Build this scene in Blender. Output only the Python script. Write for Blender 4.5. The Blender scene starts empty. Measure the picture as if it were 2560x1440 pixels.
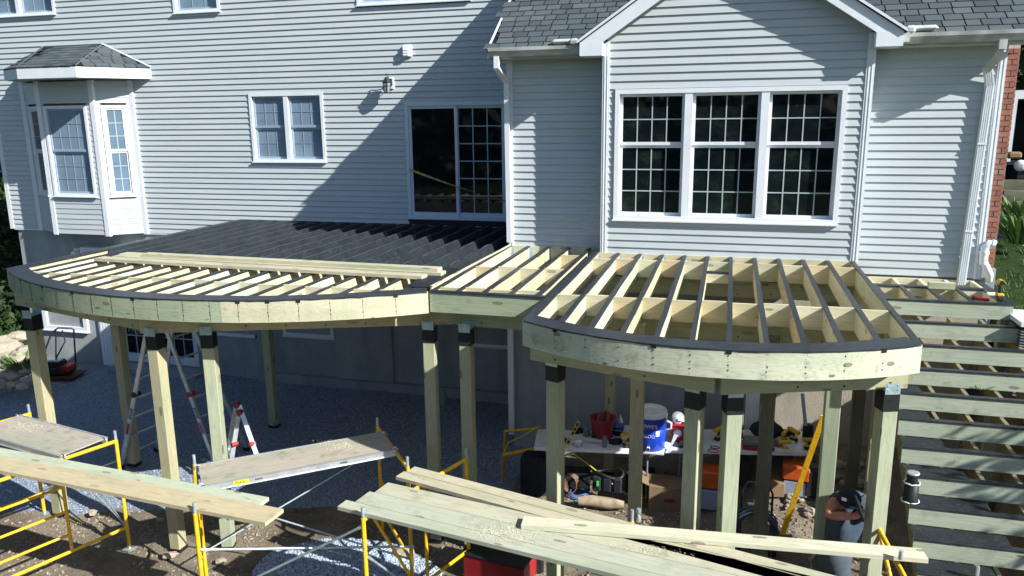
import bpy, bmesh, math, random
from mathutils import Vector, Matrix
random.seed(11)
S = bpy.context.scene
C = S.collection
PI = math.pi

# ------------------------------------------------------------------ camera, world, sun
# origin of the world = the camera's eye, X runs along the house, Y into the picture, Z up; the yard lies at z = GZ
FPX, PITCH, YAW, ROLL = 1942.3, math.radians(12.354), math.radians(15.73), math.radians(0.631)
def _axes():
    cy, sy, cp, sp = math.cos(YAW), math.sin(YAW), math.cos(PITCH), math.sin(PITCH)
    f = Vector((-sy*cp, cy*cp, -sp)); r = Vector((cy, sy, 0)); d = f.cross(r)
    cr, sr = math.cos(ROLL), math.sin(ROLL)
    return cr*r+sr*d, -sr*r+cr*d, f
RGT, DWN, FWD = _axes()
def at(px, py, X=None, Y=None, Z=None):
    """point of the place seen at pixel (px, py) of the photograph on the plane X=, Y= or Z="""
    d = RGT*((px-1280)/FPX) + DWN*((py-720)/FPX) + FWD
    if Y is not None: return d*(Y/d.y)
    if Z is not None: return d*(Z/d.z)
    return d*(X/d.x)
cam = bpy.data.cameras.new('camera'); cam.sensor_width = 36; cam.lens = FPX/2560*36; cam.clip_end = 400
co = bpy.data.objects.new('camera', cam); C.objects.link(co)
m = Matrix((RGT, -DWN, -FWD)).transposed().to_4x4(); co.matrix_world = m
S.camera = co
SUN = Vector((2.78, -1.0, 1.92)).normalized()
w = bpy.data.worlds.new('World'); S.world = w; w.use_nodes = True
nt = w.node_tree; bg = nt.nodes['Background']
sky = nt.nodes.new('ShaderNodeTexSky'); sky.sky_type = 'NISHITA'; sky.sun_disc = False
sky.sun_elevation = math.asin(SUN.z); sky.sun_rotation = math.atan2(SUN.x, SUN.y)
nt.links.new(sky.outputs[0], bg.inputs[0]); bg.inputs[1].default_value = 0.07; sky.ozone_density = 4.5
sl = bpy.data.lights.new('sun', 'SUN'); sl.energy = 5.0; sl.angle = math.radians(0.5); sl.color = (1.0, 0.98, 0.94)
so = bpy.data.objects.new('sun', sl); C.objects.link(so); so.rotation_euler = SUN.to_track_quat('Z', 'Y').to_euler()
S.view_settings.view_transform = 'Standard'; S.view_settings.look = 'None'
S.view_settings.exposure = 0.95; S.view_settings.gamma = 1
S.render.engine = 'CYCLES'
S.cycles.max_bounces = 6

GZ = -5.08                     # yard
ZD = -1.86                     # top of the deck joists
YL, YM, YG = 12.95, 11.08, 10.72    # faces of the main wall, of the wing and of its gabled bay

# ------------------------------------------------------------------ materials
MATS = {}
def N(nt, t, **k):
    n = nt.nodes.new(t)
    for a, b in k.items(): setattr(n, a, b)
    return n
def base_mat(name, rough=0.6, spec=0.3, metal=0.0):
    m = bpy.data.materials.new(name); m.use_nodes = True
    p = m.node_tree.nodes['Principled BSDF']
    p.inputs['Roughness'].default_value = rough; p.inputs['Specular IOR Level'].default_value = spec
    p.inputs['Metallic'].default_value = metal
    MATS[name] = m
    return m, m.node_tree, p
def mixc(nt, a, b, fac, mode='MIX'):
    n = N(nt, 'ShaderNodeMix', data_type='RGBA', blend_type=mode)
    for s, v in ((n.inputs[6], a), (n.inputs[7], b), (n.inputs[0], fac)):
        if hasattr(v, 'links') or hasattr(v, 'is_linked'): nt.links.new(v, s)
        elif isinstance(v, (tuple, list)): s.default_value = (*v, 1)
        else: s.default_value = v
    return n.outputs[2]
def mth(nt, op, a, b=None, c=None, clamp=False):
    n = N(nt, 'ShaderNodeMath', operation=op); n.use_clamp = clamp
    for i, v in enumerate((a, b, c)):
        if v is None: continue
        if hasattr(v, 'is_linked'): nt.links.new(v, n.inputs[i])
        else: n.inputs[i].default_value = v
    return n.outputs[0]
def coords(nt, scale=(1, 1, 1), rnd=40.0, kind='Object'):
    tc = N(nt, 'ShaderNodeTexCoord'); mp = N(nt, 'ShaderNodeMapping')
    nt.links.new(tc.outputs[kind], mp.inputs[0]); mp.inputs['Scale'].default_value = scale
    if rnd:
        oi = N(nt, 'ShaderNodeObjectInfo'); s = mth(nt, 'MULTIPLY', oi.outputs['Random'], rnd)
        cx = N(nt, 'ShaderNodeCombineXYZ')
        for i in range(3): nt.links.new(s, cx.inputs[i])
        nt.links.new(cx.outputs[0], mp.inputs['Location'])
    return mp.outputs[0]
def noise(nt, vec, scale=5, detail=4, rough=0.55, dist=0.0):
    n = N(nt, 'ShaderNodeTexNoise'); nt.links.new(vec, n.inputs['Vector'])
    n.inputs['Scale'].default_value = scale; n.inputs['Detail'].default_value = detail
    n.inputs['Roughness'].default_value = rough; n.inputs['Distortion'].default_value = dist
    return n.outputs[0]
def ramp(nt, v, stops):
    r = N(nt, 'ShaderNodeValToRGB'); nt.links.new(v, r.inputs[0]); e = r.color_ramp.elements
    while len(e) < len(stops): e.new(0.5)
    for i, (p, c) in enumerate(stops):
        e[i].position = p; e[i].color = (*c, 1) if len(c) == 3 else c
    return r.outputs[0]
def bump(nt, p, h, strength=0.3, dist=0.01):
    b = N(nt, 'ShaderNodeBump'); nt.links.new(h, b.inputs['Height'])
    b.inputs['Strength'].default_value = strength; b.inputs['Distance'].default_value = dist
    nt.links.new(b.outputs[0], p.inputs['Normal'])
def plain(name, col, rough=0.5, spec=0.4, metal=0.0, var=0.12, sc=6, bmp=0.0):
    m, nt, p = base_mat(name, rough, spec, metal)
    v = coords(nt); n = noise(nt, v, sc, 5)
    a = tuple(c*(1-var) for c in col); b = tuple(min(1, c*(1+var)) for c in col)
    nt.links.new(ramp(nt, n, [(0.3, a), (0.7, b)]), p.inputs['Base Color'])
    if bmp: bump(nt, p, n, bmp)
    return m
def wood(name, tones, knots=1.0, dirt=0.15, rough=0.7):
    m, nt, p = base_mat(name, rough, 0.2)
    oi = N(nt, 'ShaderNodeObjectInfo')
    n = len(tones)
    basec = ramp(nt, oi.outputs['Random'], [(i/n, t) for i, t in enumerate(tones)])
    v = coords(nt, (0.5, 7, 7)); g = noise(nt, v, 1.6, 3, 0.5, 0.6)
    rings = mth(nt, 'SINE', mth(nt, 'MULTIPLY', g, 62.0))
    rings = mth(nt, 'MULTIPLY_ADD', rings, 0.5, 0.5); rings = mth(nt, 'POWER', rings, 2.2)
    c = mixc(nt, basec, tuple(x*0.66 for x in tones[0]), mth(nt, 'MULTIPLY', rings, 0.42))
    fine = noise(nt, coords(nt, (2, 60, 60)), 3, 4)
    c = mixc(nt, c, (0.12, 0.09, 0.045), mth(nt, 'MULTIPLY', mth(nt, 'SUBTRACT', fine, 0.5, clamp=True), 0.55))
    blot = noise(nt, coords(nt, (0.8, 3, 3)), 2.2, 4, 0.6)
    c = mixc(nt, c, (0.46, 0.32, 0.17), mth(nt, 'MULTIPLY', mth(nt, 'SUBTRACT', blot, 0.56, clamp=True), 1.0))
    gr = noise(nt, coords(nt, (0.6, 2, 2), 77.0), 1.5, 3)
    c = mixc(nt, c, (0.20, 0.27, 0.17), mth(nt, 'MULTIPLY', mth(nt, 'SUBTRACT', gr, 0.47, clamp=True), 1.9))
    vo = N(nt, 'ShaderNodeTexVoronoi'); nt.links.new(coords(nt, (2.3, 7.5, 7.5)), vo.inputs['Vector']); vo.inputs['Scale'].default_value = 1.0
    k = mth(nt, 'LESS_THAN', vo.outputs['Distance'], 0.13)
    k2 = ramp(nt, vo.outputs['Distance'], [(0.0, (1, 1, 1)), (0.08, (0.6, 0.6, 0.6)), (0.12, (1, 1, 1)), (0.16, (0, 0, 0))])
    c = mixc(nt, c, (0.10, 0.05, 0.022), mth(nt, 'MULTIPLY', k2, 0.85*knots))
    if dirt:
        d = noise(nt, coords(nt, (3, 3, 3), 13.0), 1.5, 6, 0.7)
        c = mixc(nt, c, (0.07, 0.065, 0.05), mth(nt, 'MULTIPLY', mth(nt, 'SUBTRACT', d, 0.55, clamp=True), dirt*8))
    nt.links.new(c, p.inputs['Base Color']); bump(nt, p, rings, 0.12, 0.003)
    return m
PALE = (0.62, 0.57, 0.39); PALE2 = (0.57, 0.55, 0.39); GREENW = (0.42, 0.47, 0.30); TAN = (0.55, 0.44, 0.24)
M_joist = wood('pale_joist_wood', [PALE, PALE2, (0.64, 0.62, 0.47), (0.58, 0.49, 0.30)], 0.8, 0.05)
M_rimg = wood('green_treated_wood', [(0.27, 0.33, 0.22), (0.30, 0.35, 0.24)], 0.9, 0.25)
M_rimp = wood('pale_rim_wood', [(0.50, 0.47, 0.33), (0.47, 0.46, 0.32)], 0.9, 0.12)
M_post = wood('post_wood', [(0.36, 0.36, 0.23), (0.31, 0.35, 0.25), (0.40, 0.35, 0.21), (0.34, 0.37, 0.26)], 1.0, 0.12)
M_beam = wood('beam_wood', [(0.42, 0.38, 0.24), (0.36, 0.37, 0.24)], 0.6, 0.15)
M_plank = wood('plank_wood', [(0.46, 0.45, 0.33), (0.42, 0.44, 0.34), (0.48, 0.44, 0.31)], 0.8, 0.25)
M_stair = wood('stair_wood', [(0.36, 0.43, 0.35), (0.40, 0.44, 0.34)], 0.9, 0.3)
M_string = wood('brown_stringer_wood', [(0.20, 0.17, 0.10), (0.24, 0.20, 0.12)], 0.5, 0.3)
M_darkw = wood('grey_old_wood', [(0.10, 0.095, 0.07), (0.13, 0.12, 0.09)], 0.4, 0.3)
M_ply = wood('weathered_plywood', [(0.40, 0.36, 0.29), (0.36, 0.33, 0.28)], 0.3, 0.35)

def siding_mat():
    m, nt, p = base_mat('vinyl_siding', 0.42, 0.35)
    n = noise(nt, coords(nt, (0.5, 1, 3), 30, 'Object'), 2.0, 4)
    c = ramp(nt, n, [(0.3, (0.415, 0.46, 0.475)), (0.7, (0.47, 0.51, 0.52))])
    d = noise(nt, coords(nt, (6, 6, 30), 9), 2, 5, 0.65)
    c = mixc(nt, c, (0.36, 0.37, 0.36), mth(nt, 'MULTIPLY', mth(nt, 'SUBTRACT', d, 0.56, clamp=True), 0.9))
    nt.links.new(c, p.inputs['Base Color']); bump(nt, p, noise(nt, coords(nt, (3, 80, 80)), 2, 3), 0.04, 0.002)
    return m
M_siding = siding_mat()
M_white = plain('white_vinyl_trim', (0.66, 0.70, 0.73), 0.35, 0.4, var=0.05)
M_trim = plain('pale_grey_trim', (0.64, 0.68, 0.70), 0.4, 0.4, var=0.05)
M_gutter = plain('weathered_gutter', (0.40, 0.43, 0.40), 0.45, 0.4, var=0.35, sc=3)
M_soffit = plain('soffit_vinyl', (0.42, 0.43, 0.40), 0.6, 0.3, var=0.1)
def glass_mat():
    m, nt, p = base_mat('dark_window_glass', 0.03, 0.5)
    n = noise(nt, coords(nt, (1, 1, 1.6), 50), 3.2, 6, 0.65)
    nt.links.new(ramp(nt, n, [(0.35, (0.003, 0.006, 0.008)), (0.55, (0.007, 0.011, 0.012)), (0.72, (0.018, 0.028, 0.018))]), p.inputs['Base Color'])  # green blotches paint varied foliage reflections into the pane colour
    bump(nt, p, noise(nt, coords(nt, (1, 1, 1), 9), 1.6, 2), 0.05, 0.02)
    return m
M_glassd = glass_mat()
M_screen = plain('insect_screen_glass', (0.16, 0.225, 0.29), 0.5, 0.3, var=0.18, sc=1.5)
M_scrf = plain('screened_sash', (0.26, 0.34, 0.41), 0.5, var=0.08)
M_glassm = plain('blue_bay_glass', (0.11, 0.17, 0.23), 0.25, 0.5, var=0.2, sc=1.5)
M_munt = plain('grille_bars', (0.34, 0.41, 0.42), 0.4, var=0.06)
M_muntd = plain('screened_grille', (0.20, 0.27, 0.33), 0.5, var=0.06)
def stucco_mat(name, col):
    m, nt, p = base_mat(name, 0.9, 0.15)
    v = coords(nt, (1, 1, 1), 0); n = noise(nt, v, 1.2, 6, 0.6)
    c = ramp(nt, n, [(0.3, tuple(x*0.82 for x in col)), (0.7, tuple(x*1.12 for x in col))])
    f = noise(nt, v, 60, 4, 0.7)
    c = mixc(nt, c, tuple(x*0.5 for x in col), mth(nt, 'MULTIPLY', mth(nt, 'SUBTRACT', f, 0.52, clamp=True), 1.3))
    st = noise(nt, coords(nt, (1.2, 1.2, 0.25), 3), 1.8, 6, 0.65)
    c = mixc(nt, c, tuple(x*0.62 for x in col), mth(nt, 'MULTIPLY', mth(nt, 'SUBTRACT', st, 0.50, clamp=True), 3.0))
    nt.links.new(c, p.inputs['Base Color']); bump(nt, p, f, 0.6, 0.01)
    return m
M_stucco = stucco_mat('parged_foundation', (0.30, 0.325, 0.33))
M_stucco_sunlit = stucco_mat('sunlit_parging', (0.40, 0.36, 0.29))  # paler tan copy of the parging, sunlight put into its colour
def shingle_mat():
    m, nt, p = base_mat('asphalt_shingle', 0.9, 0.15)
    oi = N(nt, 'ShaderNodeObjectInfo')
    c = ramp(nt, oi.outputs['Random'], [(0, (0.050, 0.066, 0.076)), (0.25, (0.078, 0.10, 0.105)), (0.5, (0.066, 0.076, 0.086)), (0.75, (0.10, 0.118, 0.12)), (1, (0.045, 0.055, 0.068))])
    f = noise(nt, coords(nt), 120, 3, 0.8)
    c = mixc(nt, c, (0.02, 0.02, 0.025), mth(nt, 'MULTIPLY', mth(nt, 'SUBTRACT', f, 0.5, clamp=True), 1.6))
    nt.links.new(c, p.inputs['Base Color']); bump(nt, p, f, 0.5, 0.003)
    return m
M_shingle = shingle_mat()
M_under = plain('roof_underlay', (0.012, 0.015, 0.018), 0.9, 0.1)
def brick_mat():
    m, nt, p = base_mat('red_brick', 0.85, 0.2)
    oi = N(nt, 'ShaderNodeObjectInfo')
    c = ramp(nt, oi.outputs['Random'], [(0, (0.24, 0.095, 0.065)), (0.4, (0.30, 0.13, 0.09)), (0.7, (0.20, 0.085, 0.07)), (1, (0.27, 0.17, 0.13))])
    f = noise(nt, coords(nt), 40, 5, 0.7)
    c = mixc(nt, c, (0.08, 0.04, 0.03), mth(nt, 'MULTIPLY', mth(nt, 'SUBTRACT', f, 0.5, clamp=True), 1.5))
    nt.links.new(c, p.inputs['Base Color']); bump(nt, p, f, 0.4, 0.004)
    return m
M_brick = brick_mat(); M_mortar = plain('mortar', (0.42, 0.40, 0.36), 0.9, 0.1, sc=30)
def membrane_mat():
    m, nt, p = base_mat('black_membrane', 0.5, 0.35)
    v = coords(nt, (1, 1, 1), 0)
    big = noise(nt, v, 2.2, 6, 0.6, 0.5); fine = noise(nt, v, 18, 6, 0.7, 1.2)
    c = ramp(nt, big, [(0.3, (0.007, 0.011, 0.014)), (0.7, (0.016, 0.023, 0.028))])
    dust = mth(nt, 'MULTIPLY', mth(nt, 'SUBTRACT', fine, 0.55, clamp=True), 1.8)
    c = mixc(nt, c, (0.11, 0.13, 0.15), dust)
    ra = N(nt, 'ShaderNodeAttribute'); ra.attribute_name = 'crest_light'
    c = mixc(nt, c, (0.16, 0.19, 0.21), mth(nt, 'MULTIPLY', ra.outputs['Fac'], mth(nt, 'MULTIPLY', fine, 1.1)))  # light caught by the crests, put into the colour as paler lines
    nt.links.new(c, p.inputs['Base Color'])
    nt.links.new(ramp(nt, fine, [(0.35, (0.42,)*3), (0.65, (0.75,)*3)]), p.inputs['Roughness'])
    bump(nt, p, mth(nt, 'ADD', big, mth(nt, 'MULTIPLY', fine, 0.4)), 0.5, 0.02)
    return m
M_memb = membrane_mat()
M_tape = plain('joist_tape', (0.022, 0.028, 0.034), 0.42, 0.5, var=0.35, sc=14, bmp=0.3)
M_black = plain('black_wrap', (0.012, 0.015, 0.016), 0.5, 0.3, var=0.3, sc=20, bmp=0.2)
M_galv = plain('galvanised_steel', (0.42, 0.52, 0.56), 0.42, 0.5, 0.6, var=0.2, sc=20)
M_alu = plain('aluminium', (0.62, 0.66, 0.68), 0.35, 0.5, 0.7, var=0.15, sc=10)
M_yellow = plain('yellow_scaffold_paint', (0.78, 0.44, 0.012), 0.35, 0.5, var=0.15, sc=12)
def worn_paint(m):
    nt = m.node_tree; p = nt.nodes['Principled BSDF']; src = p.inputs['Base Color'].links[0].from_socket
    n = noise(nt, coords(nt, (1, 1, 1), 31), 26, 6, 0.7); f = ramp(nt, n, [(0.60, (0, 0, 0)), (0.66, (1, 1, 1))])
    c = mixc(nt, src, (0.16, 0.12, 0.09), f); n2 = noise(nt, coords(nt, (1, 1, 1), 17), 7, 5, 0.7)
    c = mixc(nt, c, (0.45, 0.42, 0.36), mth(nt, 'MULTIPLY', mth(nt, 'SUBTRACT', n2, 0.56, clamp=True), 3.0)); nt.links.new(c, p.inputs['Base Color'])
worn_paint(M_yellow)
M_blue = plain('blue_jug_plastic', (0.008, 0.05, 0.42), 0.35, 0.5, var=0.1)
M_whitep = plain('white_plastic', (0.72, 0.74, 0.74), 0.35, 0.5, var=0.06)
M_red = plain('red_plastic', (0.28, 0.015, 0.02), 0.4, 0.5, var=0.2)
M_orange = plain('orange_plastic', (0.55, 0.10, 0.015), 0.45, 0.4, var=0.2)
M_blackp = plain('black_plastic', (0.015, 0.016, 0.018), 0.45, 0.4, var=0.4, sc=10)
M_greyp = plain('grey_plastic', (0.16, 0.17, 0.18), 0.5, 0.4, var=0.25, sc=10)
M_dwy = plain('tool_yellow', (0.62, 0.36, 0.015), 0.4, 0.5, var=0.15)
M_card = plain('cardboard', (0.22, 0.15, 0.09), 0.85, 0.1, var=0.15)
M_tote = plain('milky_tote_plastic', (0.32, 0.36, 0.45), 0.4, 0.4, var=0.1)
M_hose = plain('black_hose', (0.05, 0.085, 0.12), 0.3, 0.6, var=0.3)
M_cordb = plain('blue_cord', (0.10, 0.20, 0.45), 0.4, 0.4, var=0.2)
M_paper = plain('white_paper', (0.8, 0.8, 0.78), 0.7, 0.1, var=0.03)
M_denim = plain('grey_blue_cloth', (0.05, 0.07, 0.095), 0.9, 0.1, var=0.2, sc=12)
M_pants = plain('pale_blue_work_trousers', (0.07, 0.09, 0.11), 0.9, 0.1, var=0.2, sc=12)
M_skin = plain('sunburnt_skin', (0.40, 0.17, 0.095), 0.5, 0.4, var=0.12, sc=12)
M_cap = plain('navy_cap', (0.018, 0.022, 0.03), 0.8, 0.2, var=0.2)
M_sawd = plain('wood_shavings', (0.52, 0.47, 0.34), 0.9, 0.1, var=0.2, sc=30)
M_tapel = plain('caution_tape', (0.30, 0.30, 0.06), 0.4, 0.4, var=0.6, sc=18)
def ground_mat(gravel_fn=None):
    m, nt, p = base_mat('yard_dirt_and_gravel', 0.95, 0.1)
    v = coords(nt, (1, 1, 1), 0)
    at_ = N(nt, 'ShaderNodeAttribute'); at_.attribute_name = 'zone'
    sep = N(nt, 'ShaderNodeSeparateColor'); nt.links.new(at_.outputs['Color'], sep.inputs[0])
    a = noise(nt, v, 1.7, 8, 0.65); b = noise(nt, v, 22, 6, 0.75)
    dirt = ramp(nt, a, [(0.3, (0.13, 0.105, 0.075)), (0.6, (0.26, 0.22, 0.165)), (0.8, (0.34, 0.30, 0.23))])
    dirt = mixc(nt, dirt, (0.05, 0.042, 0.03), mth(nt, 'MULTIPLY', mth(nt, 'SUBTRACT', b, 0.48, clamp=True), 2.4))
    vo = N(nt, 'ShaderNodeTexVoronoi'); nt.links.new(v, vo.inputs['Vector']); vo.inputs['Scale'].default_value = 55
    st = ramp(nt, vo.outputs['Distance'], [(0, (1, 1, 1)), (0.45, (0.85,)*3), (0.8, (0.4,)*3)])
    vc = N(nt, 'ShaderNodeSeparateColor'); nt.links.new(vo.outputs['Color'], vc.inputs[0])
    gcol = ramp(nt, vc.outputs[0], [(0, (0.22, 0.28, 0.36)), (0.5, (0.31, 0.37, 0.45)), (1, (0.40, 0.46, 0.53))])
    grav = mixc(nt, gcol, st, 0.85, 'MULTIPLY')
    grass = ramp(nt, b, [(0.35, (0.010, 0.020, 0.006)), (0.65, (0.04, 0.07, 0.018))])
    mask = mth(nt, 'ADD', sep.outputs[0], mth(nt, 'MULTIPLY', mth(nt, 'SUBTRACT', a, 0.5), 0.8))
    mask = mth(nt, 'MULTIPLY_ADD', mth(nt, 'SUBTRACT', mask, 0.5), 7.0, 0.5, clamp=True)
    c = mixc(nt, dirt, grav, mask); c = mixc(nt, c, grass, sep.outputs[1])
    nt.links.new(c, p.inputs['Base Color'])
    h = mixc(nt, b, st, mask); bump(nt, p, h, 0.9, 0.03)
    return m
M_ground = ground_mat()
def stone_mat(name, cols, sc=12):
    m, nt, p = base_mat(name, 0.9, 0.15)
    oi = N(nt, 'ShaderNodeObjectInfo')
    v = coords(nt); a = noise(nt, v, sc, 6, 0.65)
    g = N(nt, 'ShaderNodeNewGeometry')
    r = g.outputs['Random Per Island']
    c = ramp(nt, r, [(i/max(1, len(cols)-1), k) for i, k in enumerate(cols)])
    c = mixc(nt, c, tuple(x*0.4 for x in cols[0]), mth(nt, 'MULTIPLY', mth(nt, 'SUBTRACT', a, 0.48, clamp=True), 2.0))
    nt.links.new(c, p.inputs['Base Color']); bump(nt, p, a, 0.6, 0.02)
    return m
M_gstone = stone_mat('crushed_grey_stone', [(0.22, 0.28, 0.36), (0.36, 0.42, 0.50), (0.28, 0.34, 0.43), (0.48, 0.54, 0.60)])
M_rock = stone_mat('field_stone', [(0.40, 0.33, 0.23), (0.33, 0.29, 0.23), (0.45, 0.40, 0.30)], 6)
M_rubble = stone_mat('dirt_clods', [(0.26, 0.22, 0.16), (0.18, 0.15, 0.11), (0.34, 0.30, 0.24)], 14)
def leaf_mat(name, a, b):
    m, nt, p = base_mat(name, 0.6, 0.25)
    g = N(nt, 'ShaderNodeNewGeometry')
    nt.links.new(ramp(nt, g.outputs['Random Per Island'], [(0, a), (1, b)]), p.inputs['Base Color'])
    return m
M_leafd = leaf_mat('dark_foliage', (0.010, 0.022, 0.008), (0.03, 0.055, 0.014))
M_leaf = leaf_mat('green_foliage', (0.03, 0.07, 0.015), (0.09, 0.16, 0.04))
M_leafp = leaf_mat('pale_green_foliage', (0.06, 0.11, 0.03), (0.16, 0.24, 0.08))
M_bark = plain('bark', (0.09, 0.07, 0.05), 0.9, 0.1, var=0.3, sc=12)
M_far = plain('far_hillside', (0.012, 0.020, 0.012), 0.95, 0.05, var=0.4, sc=0.8)

# ------------------------------------------------------------------ object helpers
WM = {}
def link(o, parent, M):
    C.objects.link(o); WM[o.name] = M
    if parent is not None:
        o.parent = parent; o.matrix_basis = WM[parent.name].inverted() @ M
    else: o.matrix_basis = M
    return o
def tag(o, label=None, cat=None, group=None, kind=None):
    if label: o['label'] = label
    if cat: o['category'] = cat
    if group: o['group'] = group
    if kind: o['kind'] = kind
    return o
def thing(name, label, cat, loc, group=None):
    o = bpy.data.objects.new(name, None); o.empty_display_size = 0.2
    link(o, None, Matrix.Translation(Vector(loc))); return tag(o, label, cat, group)
def frame(x, z, loc):
    """matrix with X axis x, Z axis near z"""
    x = Vector(x).normalized(); z = Vector(z); y = z.cross(x)
    if y.length < 1e-5: y = Vector((0, 1, 0)).cross(x)
    y.normalize(); z = x.cross(y)
    m = Matrix((x, y, z)).transposed().to_4x4(); m.translation = Vector(loc); return m
class MB:
    def __init__(s): s.v = []; s.f = []; s.sm = []
    def add(s, vs, fs, smooth=False):
        n = len(s.v); s.v += [Vector(p) for p in vs]; s.f += [tuple(i+n for i in f) for f in fs]; s.sm += [smooth]*len(fs); return s
    def hexa(s, p): return s.add(p, [(0, 3, 2, 1), (4, 5, 6, 7), (0, 1, 5, 4), (1, 2, 6, 5), (2, 3, 7, 6), (3, 0, 4, 7)])
    def box(s, x0, x1, y0, y1, z0, z1, M=None):
        p = [Vector(q) for q in ((x0, y0, z0), (x1, y0, z0), (x1, y1, z0), (x0, y1, z0), (x0, y0, z1), (x1, y0, z1), (x1, y1, z1), (x0, y1, z1))]
        if M: p = [M @ q for q in p]
        return s.hexa(p)
    def cbox(s, c, d, M=None): return s.box(c[0]-d[0]/2, c[0]+d[0]/2, c[1]-d[1]/2, c[1]+d[1]/2, c[2]-d[2]/2, c[2]+d[2]/2, M)
    def bbox(s, c, d, b, M=None):
        """box with chamfered vertical and top edges"""
        x, y, z = d[0]/2, d[1]/2, d[2]/2
        ring = [(x-b, -y), (x, -y+b), (x, y-b), (x-b, y), (-x+b, y), (-x, y-b), (-x, -y+b), (-x+b, -y)]
        def R(k, zz): return [Vector((c[0]+q[0]*k[0], c[1]+q[1]*k[1], c[2]+zz)) for q in ring]
        kk = ((x-b)/x, (y-b)/y)
        L = R(kk, -z)+R((1, 1), -z+b)+R((1, 1), z-b)+R(kk, z)
        if M: L = [M @ q for q in L]
        fs = [tuple(range(7, -1, -1)), tuple(range(24, 32))]
        for r in range(3):
            for i in range(8):
                j = (i+1) % 8; fs.append((r*8+i, r*8+j, r*8+8+j, r*8+8+i))
        return s.add(L, fs)
    def prism(s, poly, ext):
        n = len(poly); e = Vector(ext); P = [Vector(q) for q in poly]
        fs = [tuple(range(n-1, -1, -1)), tuple(range(n, 2*n))]+[(i, (i+1) % n, n+(i+1) % n, n+i) for i in range(n)]
        return s.add(P+[q+e for q in P], fs)
    def tube(s, pts, r, n=8, cap=True, smooth=True, closed=False):
        P = [Vector(q) for q in pts]; rr = r if isinstance(r, (list, tuple)) else [r]*len(P)
        if closed: P.append(P[0]); rr = list(rr)+[rr[0]]; cap = False
        up = None; vs = []; k = len(P)
        for i, p in enumerate(P):
            if closed and i in (0, k-1): t = (P[1]-P[k-2])
            else: t = (P[min(i+1, k-1)]-P[max(i-1, 0)])
            t = t.normalized()
            if up is None:
                up = Vector((0, 0, 1)) if abs(t.z) < 0.9 else Vector((1, 0, 0))
            a = up.cross(t)
            if a.length < 1e-4: a = Vector((0, 1, 0)).cross(t)
            a.normalize(); b = t.cross(a); up = b
            for j in range(n):
                th = 2*PI*j/n; vs.append(p+(a*math.cos(th)+b*math.sin(th))*rr[i])
        fs = []
        for i in range(k-1):
            for j in range(n): fs.append((i*n+j, i*n+(j+1) % n, (i+1)*n+(j+1) % n, (i+1)*n+j))
        s.add(vs, fs, smooth)
        if cap:
            s.add(vs[:n], [tuple(range(n-1, -1, -1))]); s.add(vs[-n:], [tuple(range(n))])
        return s
    def lathe(s, prof, c, axis=(0, 0, 1), n=20, smooth=True):
        M = frame(axis, (1, 0, 0) if abs(Vector(axis).normalized().x) < 0.9 else (0, 1, 0), c)
        vs = []; k = len(prof)
        for (r, h) in prof:
            for j in range(n):
                th = 2*PI*j/n; vs.append(M @ Vector((h, r*math.cos(th), r*math.sin(th))))
        fs = []
        for i in range(k-1):
            for j in range(n): fs.append((i*n+j, i*n+(j+1) % n, (i+1)*n+(j+1) % n, (i+1)*n+j))
        s.add(vs, fs, smooth)
        s.add(vs[:n], [tuple(range(n-1, -1, -1))]); s.add(vs[-n:], [tuple(range(n))]); return s
    def ball(s, c, r, seg=10, rings=6, jit=0.0, M=None):
        r = r if isinstance(r, (tuple, list)) else (r, r, r); vs = []; c = Vector(c)
        vs.append(Vector((0, 0, 1))); 
        for i in range(1, rings):
            for j in range(seg):
                a = PI*i/rings; b = 2*PI*j/seg; vs.append(Vector((math.sin(a)*math.cos(b), math.sin(a)*math.sin(b), math.cos(a))))
        vs.append(Vector((0, 0, -1)))
        out = []
        for q in vs:
            k = 1+random.uniform(-jit, jit); q = Vector((q.x*r[0]*k, q.y*r[1]*k, q.z*r[2]*k))
            if M: q = M.to_3x3() @ q
            out.append(q+c)
        fs = [(0, 1+j, 1+(j+1) % seg) for j in range(seg)]
        for i in range(rings-2):
            for j in range(seg):
                a = 1+i*seg; fs.append((a+j, a+seg+j, a+seg+(j+1) % seg, a+(j+1) % seg))
        e = len(vs)-1; a = 1+(rings-2)*seg
        fs += [(a+(j+1) % seg, a+j, e) for j in range(seg)]
        return s.add(out, fs, jit == 0)
    def build(s, name, mat, parent=None, origin=None, **k):
        if origin is None:
            lo = Vector([min(p[i] for p in s.v) for i in range(3)]); hi = Vector([max(p[i] for p in s.v) for i in range(3)])
            origin = (lo+hi)/2
            if parent is None: origin.z = lo.z
        o0 = Vector(origin)
        me = bpy.data.meshes.new(name); me.from_pydata([tuple(p-o0) for p in s.v], [], s.f)
        me.polygons.foreach_set('use_smooth', s.sm); me.materials.append(mat); me.update()
        o = bpy.data.objects.new(name, me); link(o, parent, Matrix.Translation(o0)); return tag(o, **k)
_lc = {}
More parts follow.
